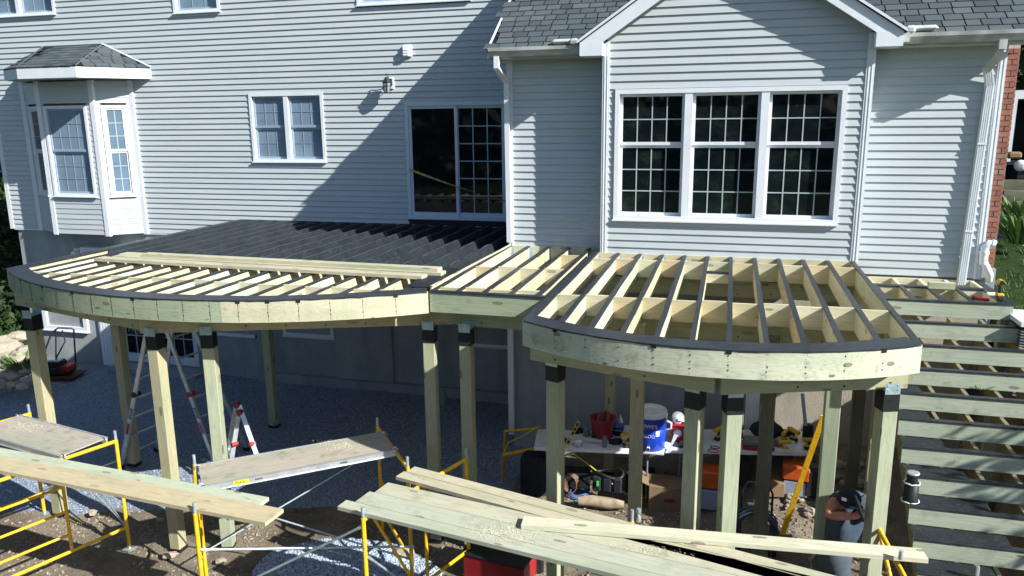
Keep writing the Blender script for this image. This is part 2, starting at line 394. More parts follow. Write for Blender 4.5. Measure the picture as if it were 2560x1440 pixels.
def lum(name, p, q, h, t, mat, parent, up=(0, 0, 1), cham=0.0, **k):
    """a board or post from p to q: h high along 'up', t thick; its mesh runs along its own X so the grain does too"""
    p, q = Vector(p), Vector(q); L = (q-p).length; key = (round(L, 3), round(h, 3), round(t, 3), mat.name, cham)
    if key not in _lc:
        mb = MB(); a = MB()
        if cham:
            c = cham; y, z = t/2, h/2
            ring = [(-y+c, -z), (y-c, -z), (y, -z+c), (y, z-c), (y-c, z), (-y+c, z), (-y, z-c), (-y, -z+c)]
            mb.prism([(-L/2, a_, b_) for a_, b_ in ring], (L, 0, 0))
        else: mb.cbox((0, 0, 0), (L, t, h))
        me = bpy.data.meshes.new(name); me.from_pydata([tuple(v) for v in mb.v], [], mb.f); me.materials.append(mat); me.update(); _lc[key] = me
    o = bpy.data.objects.new(name, _lc[key]); link(o, parent, frame(q-p, up, (p+q)/2)); return tag(o, **k)
def inst(name, me, parent, M, **k):
    o = bpy.data.objects.new(name, me); link(o, parent, M); return tag(o, **k)
def mesh_of(mb, name, mat):
    me = bpy.data.meshes.new(name); me.from_pydata([tuple(v) for v in mb.v], [], mb.f)
    me.polygons.foreach_set('use_smooth', mb.sm); me.materials.append(mat); me.update(); return me
def text(body, size, M, mat, parent, name='lettering', ext=0.001):
    cu = bpy.data.curves.new(name, 'FONT'); cu.body = body; cu.size = size; cu.extrude = ext; cu.align_x = 'CENTER'; cu.align_y = 'CENTER'
    t = bpy.data.objects.new('t', cu); C.objects.link(t); bpy.context.view_layer.update()
    me = bpy.data.meshes.new_from_object(t); C.objects.unlink(t); bpy.data.objects.remove(t)
    me.materials.clear(); me.materials.append(mat)
    o = bpy.data.objects.new(name, me); return link(o, parent, M)

# ------------------------------------------------------------------ the house
house = thing('house', 'pale grey clapboard house with shingle roofs, bay window and gabled wing above the deck', 'house', (-5, YL, GZ))
class Wall:
    def __init__(s, P, Q):
        s.P = Vector((P[0], P[1], 0)); d = Vector((Q[0]-P[0], Q[1]-P[1], 0)); s.L = d.length; s.d = d.normalized(); s.n = Vector((s.d.y, -s.d.x, 0))
    def pt(s, a, z, o=0.0): p = s.P+s.d*a+s.n*o; return Vector((p.x, p.y, z))
    def box(s, mb, a0, a1, z0, z1, o0, o1):
        return mb.hexa([s.pt(a0, z0, o1), s.pt(a1, z0, o1), s.pt(a1, z0, o0), s.pt(a0, z0, o0), s.pt(a0, z1, o1), s.pt(a1, z1, o1), s.pt(a1, z1, o0), s.pt(a0, z1, o0)])
EXP = 0.1016
def courses(W, a0, a1, zb, n, parent, holes=(), clip=None, seams=True, lip=0.0205):
    for k in range(n):
        z0 = zb+k*EXP; z1 = z0+EXP; lo, hi = a0, a1
        if clip:
            lo, hi = clip((z0+z1)/2, a0, a1)
            if hi-lo < 0.05: continue
        segs = [(lo, hi)]
        for (h0, h1, hz0, hz1) in holes:
            if (z0+z1)/2 > hz0 and (z0+z1)/2 < hz1:
                new = []
                for (u, v) in segs:
                    if h0 > u: new.append((u, min(v, h0)))
                    if h1 < v: new.append((max(u, h1), v))
                segs = [q for q in new if q[1]-q[0] > 0.02]
        if seams:
            out = []
            for (u, v) in segs:
                x = u
                while v-x > 3.2:
                    y = x+random.uniform(2.2, 4.2)
                    if v-y < 0.5: break
                    out.append((x, y)); x = y
                out.append((x, v))
            segs = out
        for i, (u, v) in enumerate(segs):
            mb = MB(); o = 0.0008*(i % 2); s0 = 0.0015 if (i and seams) else 0
            u2 = u+s0
            A = [W.pt(u2, z0, lip+o), W.pt(v, z0, lip+o), W.pt(v, z1+0.002, 0.0015+o), W.pt(u2, z1+0.002, 0.0015+o)]
            B = [W.pt(u2, z0+0.002, 0.0), W.pt(v, z0+0.002, 0.0), W.pt(v, z1+0.002, 0.0), W.pt(u2, z1+0.002, 0.0)]
            mb.hexa([A[0], A[1], B[1], B[0], A[3], A[2], B[2], B[3]]); mb.build('siding_board', M_siding, parent)
def window(W, a0, a1, z0, z1, units=1, rows=(2, 3), cols=3, glass=None, munt=None, parent=None, rec=0.05, tw=0.055, split=0.5, proud=0.032, mull=0.09):
    glass = glass or M_glassd; munt = munt or M_munt
    r = thing_child('window', W.pt((a0+a1)/2, z0, 0), parent or house)
    mb = MB()
    for (u0, u1, v0, v1) in ((a0, a0+tw, z0, z1), (a1-tw, a1, z0, z1), (a0+tw, a1-tw, z1-tw, z1), (a0+tw, a1-tw, z0, z0+tw*0.9)):
        W.box(mb, u0, u1, v0, v1, -rec-0.03, proud)
    mb.build('window_frame', M_white, r)
    mb = MB(); W.box(mb, a0-0.012, a1+0.012, z0-0.02, z0-0.001, -0.01, proud+0.03); mb.build('window_sill', M_white, r)
    uw = (a1-a0-2*tw-mull*(units-1))/units
    for i in range(units):
        b0 = a0+tw+i*(uw+mull); b1 = b0+uw
        if i < units-1:
            mb = MB(); W.box(mb, b1, b1+mull, z0+tw*0.9, z1-tw, -rec-0.03, proud-0.008); mb.build('mullion', M_white, r)
        zb, zt = z0+tw*0.9, z1-tw; zm = zb+(zt-zb)*split
        for (s0, s1, ro, dep) in ((zb, zm, rows[1], rec), (zm, zt, rows[0], rec-0.02)):
            sw = 0.038; mb = MB()
            for (u0, u1, v0, v1) in ((b0, b0+sw, s0, s1), (b1-sw, b1, s0, s1), (b0+sw, b1-sw, s1-sw, s1), (b0+sw, b1-sw, s0, s0+sw*1.1)):
                W.box(mb, u0, u1, v0, v1, -dep-0.025, -dep+0.012)
            mb.build('sash', M_scrf if glass is M_screen else M_white, r)
            mb = MB(); W.box(mb, b0+sw, b1-sw, s0+sw*1.1, s1-sw, -dep-0.02, -dep-0.008); mb.build('pane', glass, r)
            g0, g1, h0, h1 = b0+sw, b1-sw, s0+sw*1.1, s1-sw; mb = MB(); t = 0.0075
            for c in range(1, cols): x = g0+(g1-g0)*c/cols; W.box(mb, x-t, x+t, h0, h1, -dep-0.008, -dep-0.002)
            for c in range(1, ro): y = h0+(h1-h0)*c/ro; W.box(mb, g0, g1, y-t, y+t, -dep-0.008, -dep-0.001)
            mb.build('muntin_grille', munt, r)
    return r
def thing_child(name, loc, parent):
    o = bpy.data.objects.new(name, None); o.empty_display_size = 0.1
    return link(o, parent, Matrix.Translation(Vector(loc)))

# --- main wall
WL = Wall((-14.65, YL), (3.4, YL)); X2A = lambda x: x+14.65
ZS = -2.176
mb = MB(); WL.box(mb, 0.02, 11.45, ZS, 3.6, -0.35, -0.14); mb.build('wall', M_trim, house)
mb = MB(); WL.box(mb, 11.45, 18.05, 1.5, 3.6, -0.35, -0.001); mb.build('wall', M_trim, house)
win = {'pair': (-8.66, -7.14, -0.75, 0.49), 'top1': (-10.10, -9.11, 1.96, 3.3), 'top0': (-15.2, -12.80, 2.07, 3.3), 'top2': (-6.37, -4.3, 1.925, 3.3)}
door = (-5.56, -3.70, -1.76, 0.28)
holes = [(X2A(a), X2A(b), c, d) for a, b, c, d in win.values()]
holes.append((X2A(door[0]), X2A(door[1]), -9, door[3]))
bayL, bayR = -13.88, -11.24
holes.append((X2A(bayL), X2A(bayR), -9, 0.8))
holes.append((X2A(-13.3), X2A(-11.5), 0.8, 1.4))
wallp = thing_child('siding', (-9, YL, ZS), house)
courses(WL, 0.02, 11.48, ZS, 54, wallp, holes)
window(WL, X2A(-8.66), X2A(-7.14), -0.75, 0.49, 2, (2, 2), 3, M_screen, M_muntd)
window(WL, X2A(-10.10), X2A(-9.11), 1.96, 3.3, 1, (2, 2), 3, M_screen, M_muntd)
window(WL, X2A(-14.6), X2A(-12.80), 2.07, 3.3, 2, (2, 2), 3, M_screen, M_muntd)
window(WL, X2A(-6.37), X2A(-4.3), 1.925, 3.3, 2, (2, 2), 3, M_screen, M_muntd)
mb = MB(); mb.box(-14.70, -14.60, YL-0.022, YL+0.2, ZS-0.01, 3.6); mb.build('corner_trim', M_white, house)
mb = MB(); mb.box(-14.60, 3.3, YL-0.016, YL, ZS-0.028, ZS-0.002); mb.build('starter_strip', M_trim, wallp)
# sliding door
sd = thing_child('sliding_door', (-4.6, YL, door[2]), house)
M_doorf = plain('door_frame_vinyl', (0.55, 0.62, 0.68), 0.35, 0.4, var=0.05)
mb = MB(); a0, a1, z0, z1 = X2A(door[0]), X2A(door[1]), door[2], door[3]
for (u0, u1, v0, v1) in ((a0, a0+0.06, z0, z1), (a1-0.06, a1, z0, z1), (a0+0.06, a1-0.06, z1-0.06, z1), (a0+0.06, a1-0.06, z0, z0+0.05)): WL.box(mb, u0, u1, v0, v1, -0.1, 0.03)
mb.build('door_frame', M_doorf, sd)
am = (a0+a1)/2-0.0
for (u0, u1, dep, gr, nm) in ((a0+0.06, am+0.03, 0.0, False, 'screen_panel'), (am-0.01, a1-0.06, -0.035, True, 'glass_panel')):
    mb = MB(); sw = 0.05
    for (p0, p1, q0, q1) in ((u0, u0+sw, z0+0.05, z1-0.06), (u1-sw, u1, z0+0.05, z1-0.06), (u0+sw, u1-sw, z1-0.06-sw, z1-0.06), (u0+sw, u1-sw, z0+0.05, z0+0.05+sw*1.6)): WL.box(mb, p0, p1, q0, q1, dep-0.03, dep+0.002)
    mb.build(nm, M_doorf, sd)
    mb = MB(); WL.box(mb, u0+sw, u1-sw, z0+0.05+sw*1.6, z1-0.06-sw, dep-0.022, dep-0.012); mb.build('pane', M_glassd, sd)
    if gr:
        mb = MB(); g0, g1, h0, h1 = u0+sw, u1-sw, z0+0.13, z1-0.11
        for c in range(1, 3): x = g0+(g1-g0)*c/3; WL.box(mb, x-0.009, x+0.009, h0, h1, dep-0.012, dep-0.005)
        for c in range(1, 6): y = h0+(h1-h0)*c/6; WL.box(mb, g0, g1, y-0.009, y+0.009, dep-0.012, dep-0.004)
        mb.build('muntin_grille', M_munt, sd)
mb = MB(); WL.box(mb, a0-0.02, a1+0.05, ZD-0.25, z0-0.001, -0.1, 0.008); mb.build('door_pan', M_black, house)
ct = MB(); p = Vector((-5.5, YL-0.06, -0.87)); q = Vector((-3.66, YL-0.06, -1.42)); n = 14; tw = []
for i in range(n+1):
    t = i/n; c = p.lerp(q, t)+Vector((0, 0, -0.03*math.sin(PI*t))); th = 0.9*t*PI; r = 0.018
    tw += [c+Vector((0, r*math.sin(th), r*math.cos(th)*0.9+0.004)), c-Vector((0, r*math.sin(th), r*math.cos(th)*0.9+0.004))]
ct.add(tw, [(2*i, 2*i+1, 2*i+3, 2*i+2) for i in range(n)])
tag(ct.build('barrier_tape', M_tapel), 'thin twisted yellow barrier tape slung slantwise across the sliding glass door', 'tape')

# --- bay window on the main wall
bay = thing_child('bay_window', (-12.4, 12.7, ZS), house)
LF, RF = (-13.06, 12.51), (-11.79, 12.51)
BW = [Wall((bayL, YL), LF), Wall(LF, RF), Wall(RF, (bayR, YL))]
mb = MB()
mb.prism([(bayL, YL, ZS), (LF[0], LF[1], ZS), (RF[0], RF[1], ZS), (bayR, YL, ZS)], (0, 0, 2.98)); 
core = mb.build('bay_core', M_trim, bay)
core.scale = (0.86, 0.55, 1); core.location.y += 0.09
BWW = [(0.25, 0.92), (0.10, 1.12), (0.13, BW[2].L-0.13)]
for W, (u, v) in zip(BW, BWW):
    courses(W, 0.03, W.L-0.03, ZS, 29, bay, [(u, v, -1.42, 0.32)], seams=False, lip=0.013)
window(BW[0], 0.25, 0.92, -1.42, 0.32, 1, (3, 3), 2, M_glassd, M_muntd, bay, 0.02)
window(BW[1], 0.10, 1.12, -1.42, 0.32, 1, (3, 3), 4, M_screen, M_muntd, bay, 0.03)
window(BW[2], 0.13, BW[2].L-0.13, -1.42, 0.32, 1, (3, 3), 2, M_glassm, M_munt, bay, 0.02, tw=0.05)
for (x, y) in (LF, RF, (bayR-0.01, YL-0.03), (bayL+0.01, YL-0.03)):
    mb = MB(); a = 0.052
    mb.cbox((x, y+0.012, ZS+1.47), (a*2, a*1.3, 2.99)); mb.build('corner_trim', M_white, bay)
# bay roof
br = thing_child('bay_roof', (-12.4, 12.5, 0.8), bay)
zf0, zf1 = 0.80, 0.985
E_ = [(-13.78, YL), (-13.55, 12.27), (-12.80, 11.87), (-11.46, 11.87), (-10.74, YL)]
mb = MB(); mb.prism([(x, y, zf0+0.005) for x, y in E_], (0, 0, 0.01)); mb.build('soffit', M_soffit, br)
for i in range(4):
    W = Wall(E_[i], E_[i+1]); mb = MB(); W.box(mb, 0.0, W.L, zf0, zf1, -0.02, 0.004); mb.build('fascia', M_white, br)
pk = [(-13.22, YL, 1.46), (-11.80, YL, 1.46)]
Z1 = zf1+0.012
def roofquad(mb, pts, th=0.02): 
    P = [Vector(p) for p in pts]; n = (P[1]-P[0]).cross(P[2]-P[0]).normalized()
    if n.z < 0: n = -n
    mb.prism([p-n*th for p in P], n*th)
mb = MB()
e = [Vector((x, y, Z1)) for x, y in E_]
roofquad(mb, [e[2], e[3], pk[1], pk[0]]); roofquad(mb, [e[3], e[4], pk[1]]); roofquad(mb, [e[1], e[2], pk[0]]); roofquad(mb, [e[0], e[1], pk[0]])
mb.build('roof_deck', M_under, br)
def shingle_mesh(w, h, th=0.014):
    mb = MB(); b = 0.012
    mb.add([(0.007, 0, th), (w-0.007, 0, th), (w-0.007, h, 0.002), (0.007, h, 0.002), (0.007+b, -.004, 0), (w-0.007-b, -.004, 0), (w-0.007, h, -0.002), (0.007, h, -0.002)],
           [(0, 1, 2, 3), (4, 7, 6, 5), (0, 4, 5, 1), (0, 3, 7, 4), (1, 5, 6, 2)])
    return mesh_of(mb, 'shingle', M_shingle)
SH = [shingle_mesh(x, 0.168) for x in (0.17, 0.21, 0.25)]; SHW = (0.17, 0.21, 0.25)
def shingle_plane(o, ud, vd, inside, parent, umax, vmax, ex=0.15, scale=1.0):
    """tabs on a roof plane: o corner at the eave, ud along it, vd up the slope"""
    ud, vd = Vector(ud).normalized(), Vector(vd).normalized(); nn = ud.cross(vd).normalized(); r = 0; cnt = 0
    while r*ex < vmax:
        u = -random.uniform(0, 0.2)
        while u < umax:
            k = random.choice((0, 1, 1, 2)); w_ = SHW[k]*scale
            if inside(u+w_/2, r*ex+ex/2):
                p = Vector(o)+ud*u+vd*(r*ex-0.01)+nn*(0.003+random.uniform(0, 0.003)*1)
                M = Matrix((ud, vd, nn)).transposed().to_4x4() @ Matrix.Diagonal((scale, 1, 1, 1)); M.translation = p
                M = M @ Matrix.Rotation(random.uniform(-.006, .006), 4, 'Z')
                inst('shingle', SH[k], parent, M); cnt += 1
            u += w_
        r += 1
    return cnt
def tri_inside(A, B, Cc, o, ud, vd, m=0.03):
    ud, vd = Vector(ud).normalized(), Vector(vd).normalized(); o = Vector(o)
    P = [((Vector(q)-o).dot(ud), (Vector(q)-o).dot(vd)) for q in (A, B, Cc)] if Cc is not None else None
    def f(u, v):
        s = None
        for i in range(3):
            (x0, y0), (x1, y1) = P[i], P[(i+1) % 3]
            c = (x1-x0)*(v-y0)-(y1-y0)*(u-x0)
            if s is None: s = c > 0
            elif (c > 0) != s: return False
        return True
    return f
def quad_inside(Q, o, ud, vd):
    a = tri_inside(Q[0], Q[1], Q[2], o, ud, vd); b = tri_inside(Q[0], Q[2], Q[3], o, ud, vd); return lambda u, v: a(u, v) or b(u, v)
def facet(A, B, top, parent, inside, umax, vmax, scale=1.0):
    A, B = Vector(A), Vector(B); ud = (B-A).normalized(); n = ud.cross(Vector(top)-A).normalized()
    if n.z < 0: n = -n
    vd = n.cross(ud).normalized()
    if vd.z < 0: vd = -vd
    return shingle_plane(A, ud, vd, inside(A, ud, vd), parent, umax, vmax, scale=scale)
facet(e[2], e[3], pk[0], br, lambda o, u, v: quad_inside([e[2], e[3], Vector(pk[1]), Vector(pk[0])], o, u, v), 1.5, 1.4)
facet(e[3], e[4], pk[1], br, lambda o, u, v: tri_inside(e[3], e[4], Vector(pk[1]), o, u, v), 1.5, 1.4)
facet(e[1], e[2], pk[0], br, lambda o, u, v: tri_inside(e[1], e[2], Vector(pk[0]), o, u, v), 1.5, 1.4)
for A, B in ((e[3], pk[1]), (e[2], pk[0])):
    mb = MB(); A2, B2 = Vector(A)+Vector((0, 0, .012)), Vector(B)+Vector((0, 0, .012)); mb.tube([A2, B2], 0.016, 5); mb.build('ridge_cap', M_shingle, br)
for A, B in ((e[4], pk[1]), (e[0], pk[0])):
    mb = MB(); A2, B2 = Vector(A)+Vector((0, -.01, .02)), Vector(B)+Vector((0, -.01, .02)); mb.tube([A2, B2], 0.022, 4); mb.build('wall_flashing', M_white, br)

# --- the wing: walls, gable, roofs
WGM = Wall((-3.157, YM), (3.16, YM)); G0, G1, GC = -1.71, 1.62, -0.055
mb = MB(); mb.box(-3.13, 3.13, YM+0.03, YL, -2.4, 0.82); mb.build('wall', M_trim, house)
mb = MB(); mb.box(G0+0.02, G1-0.02, YG+0.16, YM+.02, -1.9, 0.95); mb.prism([(G0+.01, YG+.16, .95), (G1-.01, YG+.16, .95), (GC, YG+.16, 2.15)], (0, .3, 0)); mb.build('wall', M_trim, house)
wing = thing_child('siding', (0, YM, -2), house)
courses(WGM, 0.03, 1.46, -1.985+0.0, 28, wing, seams=False)
courses(WGM, 3.157+1.6, 6.28, -2.085, 29, wing, seams=False)
WGG = Wall((G0, YG), (G1, YG))
def gclip(z, a0, a1):
    if z < 0.93: return a0, a1
    hw = max(0, (2.2-z)/0.667)
    return max(a0, GC-G0-hw), min(a1, GC-G0+hw)
bw = (-1.545, 1.345, -1.385, 0.355)
gab = thing_child('siding', (0, YG, -1.9), house)
courses(WGG, 0.05, G1-G0-0.05, -1.875, 42, gab, [(bw[0]-G0, bw[1]-G0, bw[2], bw[3])], gclip, seams=False)
window(WGG, bw[0]-G0, bw[1]-G0, bw[2], bw[3], 3, (2, 3), 4, M_glassd, M_munt, None, 0.07, 0.06, 0.585, 0.035, 0.10)
YE, ZE, PIT = 10.70, 0.945, 0.68
def side_wall(x, y0, y1, zb, n, sgn, name):
    mb = MB(); W = Wall((x, y1), (x, y0)) if sgn < 0 else Wall((x, y0), (x, y1))
    def cl(z, a0, a1):
        if z < 0.80: return a0, a1
        ym = max(y0, YE+(z-ZE)/PIT+0.14)
        return (0.0, y1-ym) if sgn < 0 else (ym-y0, y1-y0)
    courses(W, 0.0, abs(y1-y0), zb, n, name, clip=cl, seams=False)
side_wall(-3.157, YM, YL, -1.985, 45, -1, wing)
side_wall(G0, YG, YM, -1.875, 28, -1, gab)
side_wall(G1, YG, YM, -1.875, 28, 1, gab)
for (x, y, z0, z1, wd) in ((-3.12, YM, -1.99, 0.8, 0.085), (3.115, YM, -2.10, 0.8, 0.09)):
    mb = MB(); mb.box(x-wd/2, x+wd/2, y-0.026, y+0.06, z0, z1); mb.box(x-wd/2+.018, x-wd/2+.03, y-0.031, y-0.025, z0, z1); mb.box(x+wd/2-.03, x+wd/2-.018, y-0.031, y-0.025, z0, z1); mb.build('corner_trim', M_trim, house)
for x, s in ((G0, 1), (G1, -1)):
    mb = MB(); mb.box(x-0.012 if s > 0 else x-0.085, x+0.085 if s > 0 else x+0.012, YG-0.026, YG+0.09, -1.88, 0.97)
    for d in (0.018, 0.055): mb.box(x+s*d-0.005, x+s*d+0.005, YG-0.032, YG-0.025, -1.88, 0.95)
    mb.build('corner_trim', M_trim, house)
mb = MB(); mb.box(-3.13, G0-0.03, YM-0.02, YM, -1.93, -1.90); mb.build('starter_strip', M_black, wing)
# main roof plane of the wing
PIT = 0.68; YE, ZE = 10.70, 0.945
roof = thing_child('wing_roof', (0, YE, ZE), house)
def rz(y): return ZE+PIT*(y-YE)
for x0, x1, y0 in ((-3.33, -1.78, YE-0.03), (-1.78, 1.69, YG+0.3), (1.69, 3.36, YE-0.03)):
    mb = MB(); mb.prism([(x0, y0, rz(y0)), (x0, 14.2, rz(14.2)), (x0, 14.2, rz(14.2)-0.06), (x0, y0, rz(y0)-0.04)], (x1-x0, 0, 0)); mb.build('roof_deck', M_under, roof)
gl = lambda x: 0.985+0.667*(x+2.0)
def in_left(u, v):
    x = -3.34+u; y = YE-0.04+v*math.cos(math.atan(PIT)); return x < -0.6 and rz(y) > gl(x)-0.05 and x > -3.33
vd = Vector((0, 1, PIT)).normalized()
shingle_plane((-3.34, YE-0.045, rz(YE-0.045)+0.006), (1, 0, 0), vd, in_left, roof, 2.8, 1.62)
def in_right(u, v):
    x = 1.0+u; y = YE-0.04+v*math.cos(math.atan(PIT)); return rz(y) > 0.985+0.667*(1.89-x)-0.05 and x < 3.37
shingle_plane((1.0, YE-0.045, rz(YE-0.045)+0.006), (1, 0, 0), vd, in_right, roof, 2.4, 1.1)
for x0, x1 in ((-3.33, -3.30), (3.36, 3.39)):
    mb = MB(); mb.prism([(x0, YE, rz(YE)+.01), (x0, YL+.2, rz(YL+.2)+.01), (x0, YL+.2, rz(YL+.2)-0.14), (x0, YE, rz(YE)-0.14)], (x1-x0, 0, 0)); mb.build('rake_board', M_white, roof)
# eaves: fascia, soffit, gutter
for x0, x1 in ((-3.30, -2.0), (1.88, 3.36)):
    mb = MB(); mb.box(x0, x1, YE+0.04, YE+0.06, ZE-0.15, ZE-0.02); mb.build('fascia', M_gutter, roof)
    mb = MB()
    mb.box(x0, x1, YE+0.05, YM, ZE-0.150, ZE-0.138); mb.build('soffit', M_soffit, roof)
    mb = MB(); yb, yf = YE+0.038, YE-0.085
    prof = [(yb, ZE-0.005), (yb, ZE-0.125), (yf+0.045, ZE-0.125), (yf+0.03, ZE-0.085), (yf+0.004, ZE-0.05), (yf, ZE-0.005), (yf+0.014, ZE-0.005), (yf+0.014, ZE-0.016), (yf+0.012, ZE-0.045), (yf+0.04, ZE-0.08), (yf+0.053, ZE-0.115), (yb-0.008, ZE-0.115), (yb-0.008, ZE-0.005)]
    mb.prism([(x0, a, b) for a, b in prof], (x1-x0, 0, 0)); mb.build('gutter', M_gutter, roof)
# small white diverters at the gutter ends beside the gable
for sx, x0 in ((-1, -2.06), (1, 1.93)):
    mb = MB(); 
    mb.bbox((x0+sx*0.11*1.6, YE-0.02, ZE+0.045), (0.36, 0.10, 0.07), 0.03); mb.bbox((x0+sx*0.04, YE-0.05, ZE+0.03), (0.13, 0.12, 0.10), 0.03)
    mb.box(x0-0.05*0-0.04, x0+0.04, YE-0.11, YE-0.07, ZE-0.11, ZE+0.0); mb.build('gutter_diverter', M_gutter, roof)
# gable roof with its rake boards
gr = thing_child('gable_roof', (GC, YG, 1), house)
YF = YG-0.21; HW = 1.945; ZA = 0.985+0.667*HW
for s in (-1, 1):
    A = Vector((GC+s*(HW+0.03), YF-0.02, 0.985-0.02)); B = Vector((GC, YF-0.02, ZA))
    mb = MB(); mb.prism([A, B, B+Vector((0, 0, -0.03)), A+Vector((0, 0, -0.03))], (0, 3.0, 0)); mb.build('roof_deck', M_under, gr)
    mb = MB()
    mb.prism([(GC+s*HW, YF, 0.985-0.035), (GC, YF, ZA-0.035), (GC, YF, ZA-0.235), (GC+s*(HW-0.30), YF, 0.985-0.035)], (0, 0.022, 0)); mb.build('rake_board', M_white, gr)
    mb = MB(); mb.prism([(GC+s*HW, YF+.02, 0.985-0.045), (GC, YF+.02, ZA-0.045), (GC, YF+.02, ZA-0.14), (GC+s*(HW-0.16), YF+.02, 0.985-0.035)], (0, YG-YF-0.03, 0)); mb.build('soffit', M_soffit, gr)
    mb = MB(); x0, x1 = sorted((GC+s*HW, GC+s*(HW-0.30))); 
    mb.box(x0, x1, YF-0.002, YM-0.1, 0.785, 0.955); mb.build('eave_return', M_white, gr)
    mb = MB(); A = Vector((GC+s*(HW+0.03), YF-0.035, 0.985-0.005)); B = Vector((GC, YF-0.035, ZA+0.015)); mb.prism([A, B, B-Vector((0, 0, .035)), A-Vector((0, 0, .035))], (0, 0.03, 0)); mb.build('drip_edge', M_white, gr)
    n = 22; mesh = SH[1]
    for r in range(n):
        t = r*0.15; slope = Vector((-s*1, 0, 0.667)).normalized()
        base = Vector((GC+s*(HW+0.03), YF-0.03, 0.985-0.02))+slope*t
        if (base.x-GC)*s < 0.05: break
        ud = Vector((0, s, 0)); 
        nn = ud.cross(slope).normalized()
        if nn.z < 0: nn = -nn; 
        for j in range(3):
            M = Matrix((ud, slope, nn)).transposed().to_4x4(); M.translation = base+Vector((0, (j*0.21 if s > 0 else (j+1)*0.21), 0))+nn*0.006
            inst('shingle', mesh, gr, M)
# downspouts
def downspout(pts, wd, dp, mat, parent, ribs=0, name='downspout'):
    o = thing_child(name, pts[0], parent)
    for a, b in zip(pts[:-1], pts[1:]):
        a, b = Vector(a), Vector(b); mb = MB(); M = frame(b-a, (0, -1, 0), (a+b)/2); L = (b-a).length
        mb.cbox((0, 0, 0), (L+0.01, wd, dp), M)
        for i in range(ribs):
            y = (i+0.5)/ribs*wd*0.9-wd*0.45; mb.cbox((0, y, dp/2+0.002), (L, wd/ribs*0.42, 0.006), M)
        mb.build('pipe_section', mat, o)
    return o
dsr = downspout([(2.98, YE-0.03, ZE-0.12), (2.98, YE-0.03, ZE-0.22), (2.93, YM-0.12, ZE-0.42)], 0.085, 0.07, M_gutter, house)
pA = at(2474, 215, Y=YM-0.048); pB = at(2402, 712, Y=YM-0.075)
downspout([(2.93, YM-0.12, ZE-0.40), pA, pB], 0.10, 0.05, M_trim, house, 4)
for t in (0.28, 0.72):
    c = Vector(pA).lerp(Vector(pB), t); mb = MB(); mb.cbox((0, 0, 0), (0.02, 0.10, 0.075), frame(Vector(pB)-Vector(pA), (0, -1, 0), c)); mb.build('pipe_strap', M_trim, house)
downspout([(-3.19, YE-0.03, ZE-0.12), (-3.19, YE-0.03, ZE-0.27), (-3.14, YM-0.10, ZE-0.45), (-3.13, YM-0.075, -1.80)], 0.07, 0.055, M_trim, house)
downspout([(-3.13, YM-0.07, -2.2), (-3.13, YM-0.07, -4.85)], 0.085, 0.065, M_trim, house)
# foundation
fnd = thing_child('foundation', (-5, YL, GZ), house)
mb = MB(); mb.box(-14.55, -3.0, YL+0.02, YL+0.3, GZ-0.4, ZS-0.0); mb.build('foundation_wall', M_stucco, fnd)
mb = MB(); mb.box(-3.12, 0.1, YM+0.02, YM+0.3, GZ-0.4, -1.9); mb.build('foundation_wall', M_stucco, fnd)
mb = MB(); mb.box(0.1, 3.16, YM+0.02, YM+0.3, GZ-0.4, -1.9); mb.build('foundation_wall', M_stucco_sunlit, fnd)  # right stretch of the same wall, in the sunlit colour
mb = MB(); mb.box(-3.115, -2.95, YM+0.301, YL+0.015, GZ-0.4, -1.9); mb.build('foundation_wall', M_stucco, fnd)
for x0, x1 in ((-8.95, -8.6), (-7.2, -6.0)):
    mb = MB(); mb.box(x0, x1, YL-0.03, YL+0.03, GZ-0.2, -2.0); mb.build('pilaster', M_stucco, fnd)
mb = MB(); mb.box(-8.9, -3.2, YL-0.10, YL+0.03, GZ-0.2, GZ+0.18); mb.build('footing_ledge', M_stucco, fnd)
# basement openings
WB = Wall((-14.55, YL+0.02), (-3, YL+0.02)); XB = lambda x: x+14.55
window(WB, XB(-14.18), XB(-13.02), -4.36, -3.25, 1, (2, 2), 4, M_screen, M_munt, fnd, 0.02, 0.10, proud=0.05)
window(WB, XB(-8.32), XB(-7.22), -4.12, -3.0, 1, (2, 2), 2, M_glassm, M_muntd, fnd, 0.03, 0.07)
window(WB, XB(-4.45), XB(-3.40), -4.06, -3.2, 1, (2, 2), 4, M_glassd, M_munt, fnd, 0.03, 0.05)
pdoor = thing_child('patio_door', (-11.4, YL, GZ), fnd)
mb = MB(); WB.box(mb, XB(-12.72), XB(-12.2), GZ+0.02, -2.6, 0, 0.05); mb.build('side_panel', M_white, pdoor)
for i in range(7):
    mb = MB(); x = XB(-12.68)+i*0.068; WB.box(mb, x, x+0.045, -4.9, -2.7, 0.05, 0.062); mb.build('panel_rib', M_white, pdoor)
for i in range(2):
    x0 = XB(-12.15+i*0.93); mb = MB(); x1 = x0+0.9
    for (u0, u1, v0, v1) in ((x0, x0+0.1, -4.92, -2.7), (x1-0.1, x1, -4.92, -2.7), (x0+.1, x1-.1, -4.92, -4.74), (x0+.1, x1-.1, -2.82, -2.7)): WB.box(mb, u0, u1, v0, v1, 0, 0.045)
    mb.build('door_leaf', M_doorf, pdoor)
    mb = MB(); WB.box(mb, x0+.1, x1-.1, -4.74, -2.82, 0.01, 0.02); mb.build('pane', M_glassd, pdoor)
    mb = MB()
    for c in range(1, 3): x = x0+.1+(x1-x0-.2)*c/3; WB.box(mb, x-.01, x+.01, -4.74, -2.82, 0.02, 0.028)
    for c in range(1, 5): z = -4.74+1.92*c/5; WB.box(mb, x0+.1, x1-.1, z-.01, z+.01, 0.02, 0.03)
    mb.build('muntin_grille', M_munt, pdoor)
mb = MB(); WB.box(mb, XB(-12.8), XB(-10.2), -2.60, -2.50, 0, 0.20); mb.build('door_hood', M_white, pdoor)
